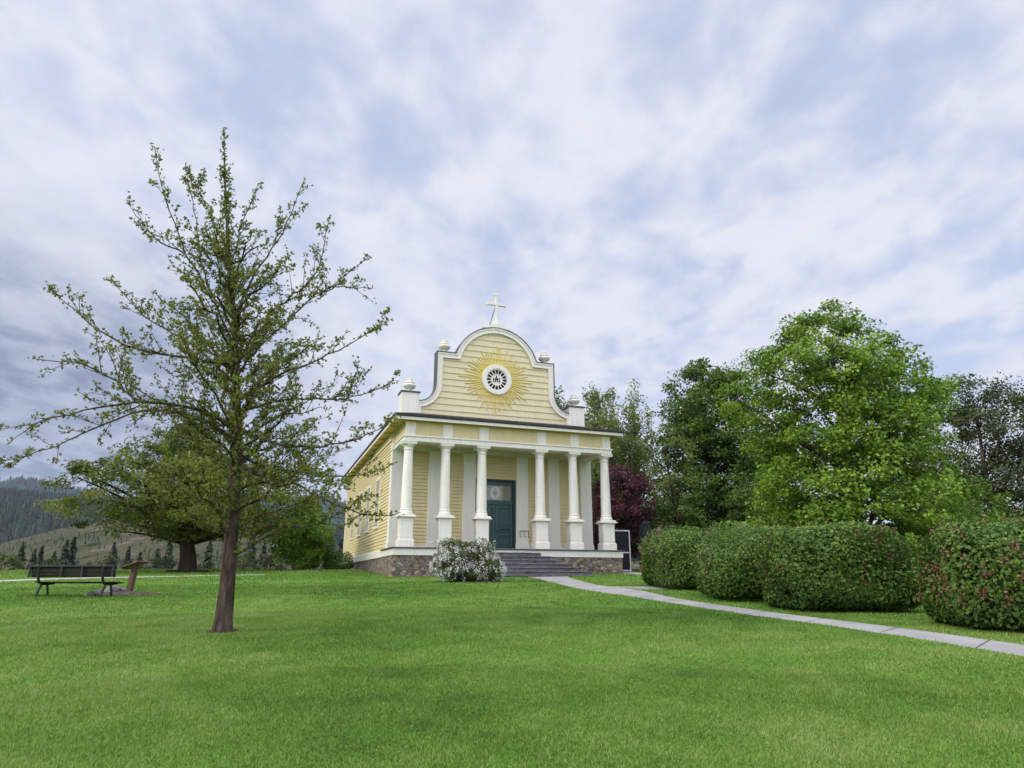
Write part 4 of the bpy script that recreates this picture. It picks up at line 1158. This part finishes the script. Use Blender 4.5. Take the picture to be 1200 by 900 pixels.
hedge_bush(768, 915, 694, 618, 3.4, 'rounded lilac shrub at the far end of the hedge', 61, 66000, (M['bloom_mauve'], 60, .11, 18, .0))
hedge_bush(826, 985, 706, 620, 3.2, 'middle lilac shrub of the long hedge with fading mauve heads', 62, 56000, (M['bloom_mauve'], 55, .105, 18, .0))
hedge_bush(905, 1046, 720, 616, 3.0, 'lilac shrub ending the long hedge at the grassy gap', 63, 74000, (M['bloom_brown'], 38, .10, 18, 0))
hedge_bush(1112, 1360, 745, 605, 2.0, 'lilac shrub with rust brown flower heads right of the gap', 64, 90000, (M['bloom_brown'], 80, .105, 18, -.1), leaf=.085)

wbp = gnd(547, 683.5); yw = wbp[1] + 1.3; xw = wbp[0] * yw / wbp[1]; zt = at(547, 626, yw)[2]; zw = Hf(xw, yw)
shrub('flowering_shrub', 'white flowering bush beside the porch steps', 'shrub', (xw, yw, zw), (1.62, 1.35, (zt - zw) / 2), 0, 19000, .10, M['leaf_spirea'], 65, power=2.0, outline=.30, bloom=(M['bloom_white'], 540, .085, 16, -.75), nfreq=2.6)
p_ = base_at(394, 47); shrub('corner_shrub', 'small ragged shrub at the far corner of the church wall', 'shrub', (p_[0] + .25, p_[1], p_[2]), (.95, .7, .65), 0, 3500, .11, M['leaf_bush'], 66, power=2, outline=.35)
p_ = base_at(758, 43); shrub('blue_shrub', 'narrow grey blue conifer shrub left of the hedge end', 'shrub', (p_[0], p_[1], p_[2]), (.45, .45, 1.5), 0, 5000, .10, M['leaf_blue'], 67, power=2, outline=.2)

# low timber edging at the foot of the old tree
p_ = base_at(219, 41.0); te = empty('timber_edging', (p_[0], p_[1], p_[2]), 0); tag(te, 'low dark timber edging lying at the foot of the old tree', 'timber edging')
MB().box(-1.1, 1.3, -.09, .09, -.1, .14).build('beam', M['wood_dark'], te, bevel=.02)
MB().box(-1.1, -.92, .09, 1.6, -.1, .15).build('beam', M['wood_dark'], te, bevel=.02)

# ------------------------------------------------------------------ trees standing in the valley beyond the lawn
def conifer(name, label, px, pyt, Y, seed, group, spread=.2, tone=0.0):
    rng = np.random.default_rng(seed); x = ray(px, 640)[0] * Y / ray(px, 640)[1]; z = Hf(x, Y); h = at(px, pyt, Y)[2] - z
    root = empty(name, (x, Y, z)); tag(root, label, 'tree', group)
    MB().tube([(0, 0, -.3), (0, 0, h * .5), (.1, 0, h * .97)], [h * .018, h * .011, .02], 6).build('trunk', M['bark_dark'], root, smooth=True, recalc=False)
    n = 2600; t = 1 - rng.random(n) ** .62; a = rng.uniform(0, 6.283, n)
    wh = np.floor(t * 15) ; aw = a * 1.0
    r = h * spread * 1.15 * (1.0 - t) ** .9 * (.2 + .8 * rng.random(n) ** .6) * (1 + .3 * np.sin(3 * a + wh * 2.2)) * (.85 + .2 * np.sin(wh * 1.7 + seed))
    zz = h * (.07 + .93 * t) - r * .35
    P_ = np.stack([np.cos(a) * r, np.sin(a) * r, zz], 1)
    Nn = np.stack([np.cos(a) * .5, np.sin(a) * .5, np.full(n, .8)], 1) + rng.normal(size=(n, 3)) * .4
    L = h * .05 * rng.uniform(.6, 1.3, n)
    quads('crown', leaf_quads(P_, Nn, L, L * .55, rng), np.clip(.5 + tone + rng.normal(size=n) * .2, 0, 1), M['conifer_near'], root)


M['conifer_near'] = leaf_mat('valley_conifer_needles', [(0, (.016, .026, .016)), (.5, (.048, .064, .034)), (1, (.105, .115, .058))], .15, patch=.4, pscale=.3)
GC = 'conifers in the valley beyond the lawn'
for px, pyt, Y, lab, s, sprd in (
        (27, 636, 170, 'dark conifer above the left end of the bench back', 71, .2),
        (42, 643, 165, 'short dark conifer just right of the bench end, beyond the lawn', 72, .24),
        (50, 640, 160, 'narrow dark conifer above the left bench leg', 73, .16),
        (78, 632, 175, 'left of the paired dark conifers above mid bench', 74, .2),
        (86, 628, 180, 'tallest dark conifer behind the bench, right of the pair', 75, .17),
        (66, 646, 168, 'low conifer in front of the paired conifers behind the bench', 76, .26),
        (134, 634, 190, 'conifer above the lectern sign in the valley', 77, .2),
        (152, 640, 185, 'conifer directly behind the lectern sign panel', 78, .2),
        (166, 646, 180, 'small conifer right of the lectern sign', 79, .22),
        (199, 628, 200, 'conifer close left of the old dark trunk', 80, .18),
        (186, 642, 190, 'squat conifer left of the old trunk', 81, .24),
        (246, 632, 210, 'conifer between the old trunk and the young trunk', 82, .18),
        (296, 626, 220, 'slim conifer right of the young trunk', 83, .15),
        (310, 634, 215, 'conifer next to the bushy tree, on its left', 84, .18),
        (388, 622, 230, 'conifer between the bushy tree and the church wall', 85, .16),
        (400, 630, 220, 'conifer touching the far church corner', 86, .18)):
    conifer('conifer', lab, px, pyt, Y, s, GC, sprd)
M['leaf_valley'] = leaf_mat('valley_leaves', [(0, (.03, .042, .014)), (.5, (.07, .085, .028)), (1, (.135, .145, .05))], .3, patch=.4, pscale=.2)
for px, pyt, Y, w, lab, s in (
        (6, 646, 120, 4.2, 'yellow green bush at the left frame edge past the lawn', 91),
        (108, 650, 140, 4.5, 'yellow green bush beyond the right end of the bench', 92),
        (225, 648, 150, 4.5, 'pale bush behind the old dark trunk', 93),
        (272, 640, 150, 5.0, 'grey green bush behind the young trunk', 94),
        (318, 646, 150, 4.0, 'pale bush left of the bushy tree', 95),
        (58, 652, 145, 3.6, 'dull green bush behind the middle of the bench back', 96),
        (125, 651, 150, 3.4, 'dull green bush left of the lectern sign post', 97),
        (176, 650, 150, 4.2, 'dull green bush between the lectern sign and the old trunk', 98),
        (290, 648, 145, 3.4, 'low bush between the young trunk and the slim conifer', 99),
        (24, 654, 130, 3.0, 'low green bush at the left end of the bench back', 100),
        (392, 644, 160, 4.0, 'bush low beside the far church corner', 101)):
    b_ = base_at(px, Y); h = at(px, pyt, Y)[2] - b_[2]
    broad_tree('valley_bush', lab, 'bush', b_, .2, (0, 0), [(.5, w * .7), (h * .4, w), (h * .75, w * .7), (h, w * .15)], 60, 60, .5, 1.3, M['leaf_valley'], M['bark_dark'], s, group='bushes in the valley beyond the lawn', limb_n=12, outline=.3)

# ------------------------------------------------------------------ grass
def grass():
    rng = np.random.default_rng(77)
    parts = []
    for d0, d1, N in ((2.6, 9, 680000), (9, 17, 600000), (17, 30, 350000), (30, 54, 230000)):
        d = np.sqrt(rng.uniform(d0 ** 2, d1 ** 2, N)); a = rng.uniform(R(-58), R(58), N)
        parts.append(np.stack([np.sin(a) * d, np.cos(a) * d], 1))
    P2 = np.concatenate(parts); x, y = P2[:, 0], P2[:, 1]
    keep = np.ones(len(P2), bool)
    for A, B in PATHS:                       # keep blades off the paths, with a ragged edge
        poly = np.concatenate([A[:, :2], B[::-1, :2]]); ins = np.zeros(len(P2), bool); j = len(poly) - 1
        cx0, cx1 = poly.min(0), poly.max(0); cand = np.where((x > cx0[0]) & (x < cx1[0]) & (y > cx0[1]) & (y < cx1[1]))[0]
        xx, yy = x[cand] + rng.normal(size=len(cand)) * .035, y[cand] + rng.normal(size=len(cand)) * .035; c = np.zeros(len(cand), bool)
        for i in range(len(poly)):
            xi, yi = poly[i]; xj, yj = poly[j]
            c ^= ((yi > yy) != (yj > yy)) & (xx < (xj - xi) * (yy - yi) / (yj - yi + 1e-12) + xi); j = i
        keep[cand[c]] = False
    rel = P2 - CO[:2]; u = rel @ LAT[:2]; dd = rel @ DEP[:2]
    keep &= ~((np.abs(u) < 6.42) & (dd > -.52) & (dd < 24.3)); keep &= ~((np.abs(u) < 4.0) & (dd > -2.7) & (dd < 0))
    e = so_.location; keep &= ~(((x - e.x) / 1.25) ** 2 + ((y - e.y) / .72) ** 2 < rng.uniform(.7, 1.1, len(x)))
    keep &= ~(((x - tb_[0]) / .34) ** 2 + ((y - tb_[1]) / .32) ** 2 < rng.uniform(.0, 1.5, len(x)))
    P2 = P2[keep]; x, y = P2[:, 0], P2[:, 1]; n = len(x); d = np.hypot(x, y)
    P = np.stack([x, y, H(x, y) - .004], 1)
    n1, n2 = Noise3(rng, 1.1), Noise3(rng, 4.5)
    p0 = np.stack([x, y, 0 * x], 1); f1, f2 = n1(p0), n2(p0)
    hgt = (.023 + .0009 * d) * rng.uniform(.55, 1.5, n) * (1 + .35 * f2); w = (.0024 + .00062 * d) * rng.uniform(.7, 1.3, n)
    az = rng.uniform(0, 6.283, n); lean = np.abs(rng.normal(size=n)) * .8 + .3
    ln = np.stack([np.cos(az) * lean + .35 * f1, np.sin(az) * lean + .25 * f2, np.ones(n)], 1); ln = norm(ln)
    sa = az + 1.57 + rng.normal(size=n) * .5; side = np.stack([np.cos(sa), np.sin(sa), 0 * sa], 1) * w[:, None]
    V = np.stack([P - side, P + side, P + ln * hgt[:, None]], 1)
    n3 = Noise3(rng, .38)
    val = np.clip(.5 + .17 * f1 + .15 * f2 + .24 * n3(p0) + rng.normal(size=n) * .17, 0, 1)
    o = quads('grass', V, val, M['grass'], nper=3)
    tag(o, 'short mown green grass covering the whole lawn', 'grass', kind='stuff')
    print('grass blades', n)


M['grass'] = leaf_mat('grass_blades', [(0, (.052, .114, .015)), (.38, (.114, .222, .028)), (.7, (.182, .300, .048)), (1, (.28, .345, .10))], .35, rough=.55, spec=.25, patch=.95, pscale=1.3)
grass()

# ------------------------------------------------------------------ haze
hz = MB(); hz.box(-5200, 5200, -300, 5900, -9, 900); hz.build('haze', [])
ho = bpy.data.objects['haze']; ho['kind'] = 'stuff'
hm, nt, n, l = mat('haze'); pv = n.new('ShaderNodeVolumePrincipled'); o = n.new('ShaderNodeOutputMaterial')
pv.inputs['Color'].default_value = (.66, .78, .98, 1); pv.inputs['Density'].default_value = .00004; pv.inputs['Anisotropy'].default_value = .2
l.new(pv.outputs[0], o.inputs['Volume']); ho.data.materials.append(hm)

# ------------------------------------------------------------------ sky and sun
SUN = Vector((-.84, -.34, .52)).normalized()
w = bpy.data.worlds.new('World'); SC.world = w; w.use_nodes = True; nt = w.node_tree; n = nt.nodes; l = nt.links; n.clear()


def math_(op, a, b=None, c=None, clamp=False):
    q = n.new('ShaderNodeMath'); q.operation = op; q.use_clamp = clamp
    for i, v in enumerate((a, b, c)):
        if v is None: continue
        if isinstance(v, (int, float)): q.inputs[i].default_value = v
        else: l.new(v, q.inputs[i])
    return q.outputs[0]


def srange(v, a, b, lo=0, hi=1):
    q = n.new('ShaderNodeMapRange'); q.interpolation_type = 'SMOOTHSTEP'
    for i, t in zip((1, 2, 3, 4), (a, b, lo, hi)): q.inputs[i].default_value = t
    l.new(v, q.inputs[0]); return q.outputs[0]


def cmix(f, a, b, blend='MIX'):
    q = n.new('ShaderNodeMix'); q.data_type = 'RGBA'; q.blend_type = blend
    for i, v in ((0, f), (6, a), (7, b)):
        if isinstance(v, tuple): q.inputs[i].default_value = (*v, 1)
        elif isinstance(v, (int, float)): q.inputs[i].default_value = v
        else: l.new(v, q.inputs[i])
    return q.outputs[2]


sky = n.new('ShaderNodeTexSky'); sky.sky_type = 'NISHITA'; sky.sun_disc = False
sky.sun_elevation = math.asin(SUN.z); sky.sun_rotation = math.atan2(SUN.x, SUN.y); sky.altitude = 700; sky.air_density = 1.0; sky.dust_density = 1.0
tc = n.new('ShaderNodeTexCoord'); sxyz = n.new('ShaderNodeSeparateXYZ'); l.new(tc.outputs['Generated'], sxyz.inputs[0])
sx, sy, sz = sxyz.outputs
zc = math_('ADD', math_('MAXIMUM', sz, 0.0), .16)
cxy = n.new('ShaderNodeCombineXYZ'); l.new(math_('DIVIDE', sx, zc), cxy.inputs[0]); l.new(math_('DIVIDE', sy, zc), cxy.inputs[1])
big = noise(n, l, mapping(n, l, cxy.outputs[0], (1.0, .7, 1), (0, 0, .12)), 2.3, 5, .5, .15)
fine = noise(n, l, mapping(n, l, cxy.outputs[0], (2.2, 1.6, 1), (0, 0, -.25)), 3.0, 7, .56, .2)
dens = math_('ADD', math_('MULTIPLY', big.outputs['Fac'], .58), math_('MULTIPLY', fine.outputs['Fac'], .42))
cover = srange(dens, .36, .55)
shade = noise(n, l, mapping(n, l, cxy.outputs[0], (.7, .8, 1)), .9, 5, .55)
cl_hi, cl_lo = (5.6, 5.7, 6.25), (4.7, 4.95, 5.95)
cloud = cmix(srange(math_('ADD', math_('MULTIPLY', fine.outputs['Fac'], .5), math_('MULTIPLY', shade.outputs['Fac'], .5)), .38, .60), cl_lo, cl_hi)
gap = cmix(.8, sky.outputs[0], (4.0, 4.55, 6.0))
col = cmix(cover, gap, cloud)
# heavy grey bank low on the left
low = srange(sz, .34, .02)
col = cmix(math_('MULTIPLY', low, .45), col, (4.4, 4.7, 5.7))
bank = math_('MULTIPLY', srange(sx, -.14, -.52), srange(sz, .50, .20))
bank = math_('MULTIPLY', bank, srange(dens, .30, .66, 1.15, .75), clamp=True)
col = cmix(bank, col, cmix(srange(fine.outputs['Fac'], .35, .65), (1.7, 2.0, 2.85), (2.7, 3.0, 4.0)))
# overcast brightens overhead; extra gain added there and behind, unseen, lights the lawn
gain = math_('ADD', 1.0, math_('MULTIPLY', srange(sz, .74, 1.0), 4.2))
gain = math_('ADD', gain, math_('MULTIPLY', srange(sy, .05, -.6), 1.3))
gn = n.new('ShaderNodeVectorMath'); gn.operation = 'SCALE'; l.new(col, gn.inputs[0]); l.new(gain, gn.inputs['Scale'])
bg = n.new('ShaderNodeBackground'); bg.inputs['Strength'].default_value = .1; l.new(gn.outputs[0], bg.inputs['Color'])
wo = n.new('ShaderNodeOutputWorld'); l.new(bg.outputs[0], wo.inputs['Surface'])

sd = bpy.data.lights.new('sun', 'SUN'); sd.energy = 1.5; sd.angle = R(14); sd.color = (1, .93, .82)
so2 = bpy.data.objects.new('sun', sd); COL.objects.link(so2); so2.rotation_euler = SUN.to_track_quat('Z', 'Y').to_euler(); so2.location = (0, 0, 50)

vs_ = SC.view_settings; vs_.view_transform = 'Standard'; vs_.look = 'None'; vs_.exposure = .55; vs_.gamma = 1; vs_.use_curve_mapping = False
SC.cycles.max_bounces = 6; SC.cycles.diffuse_bounces = 3; SC.cycles.transmission_bounces = 3; SC.cycles.volume_bounces = 0; SC.cycles.use_denoising = True
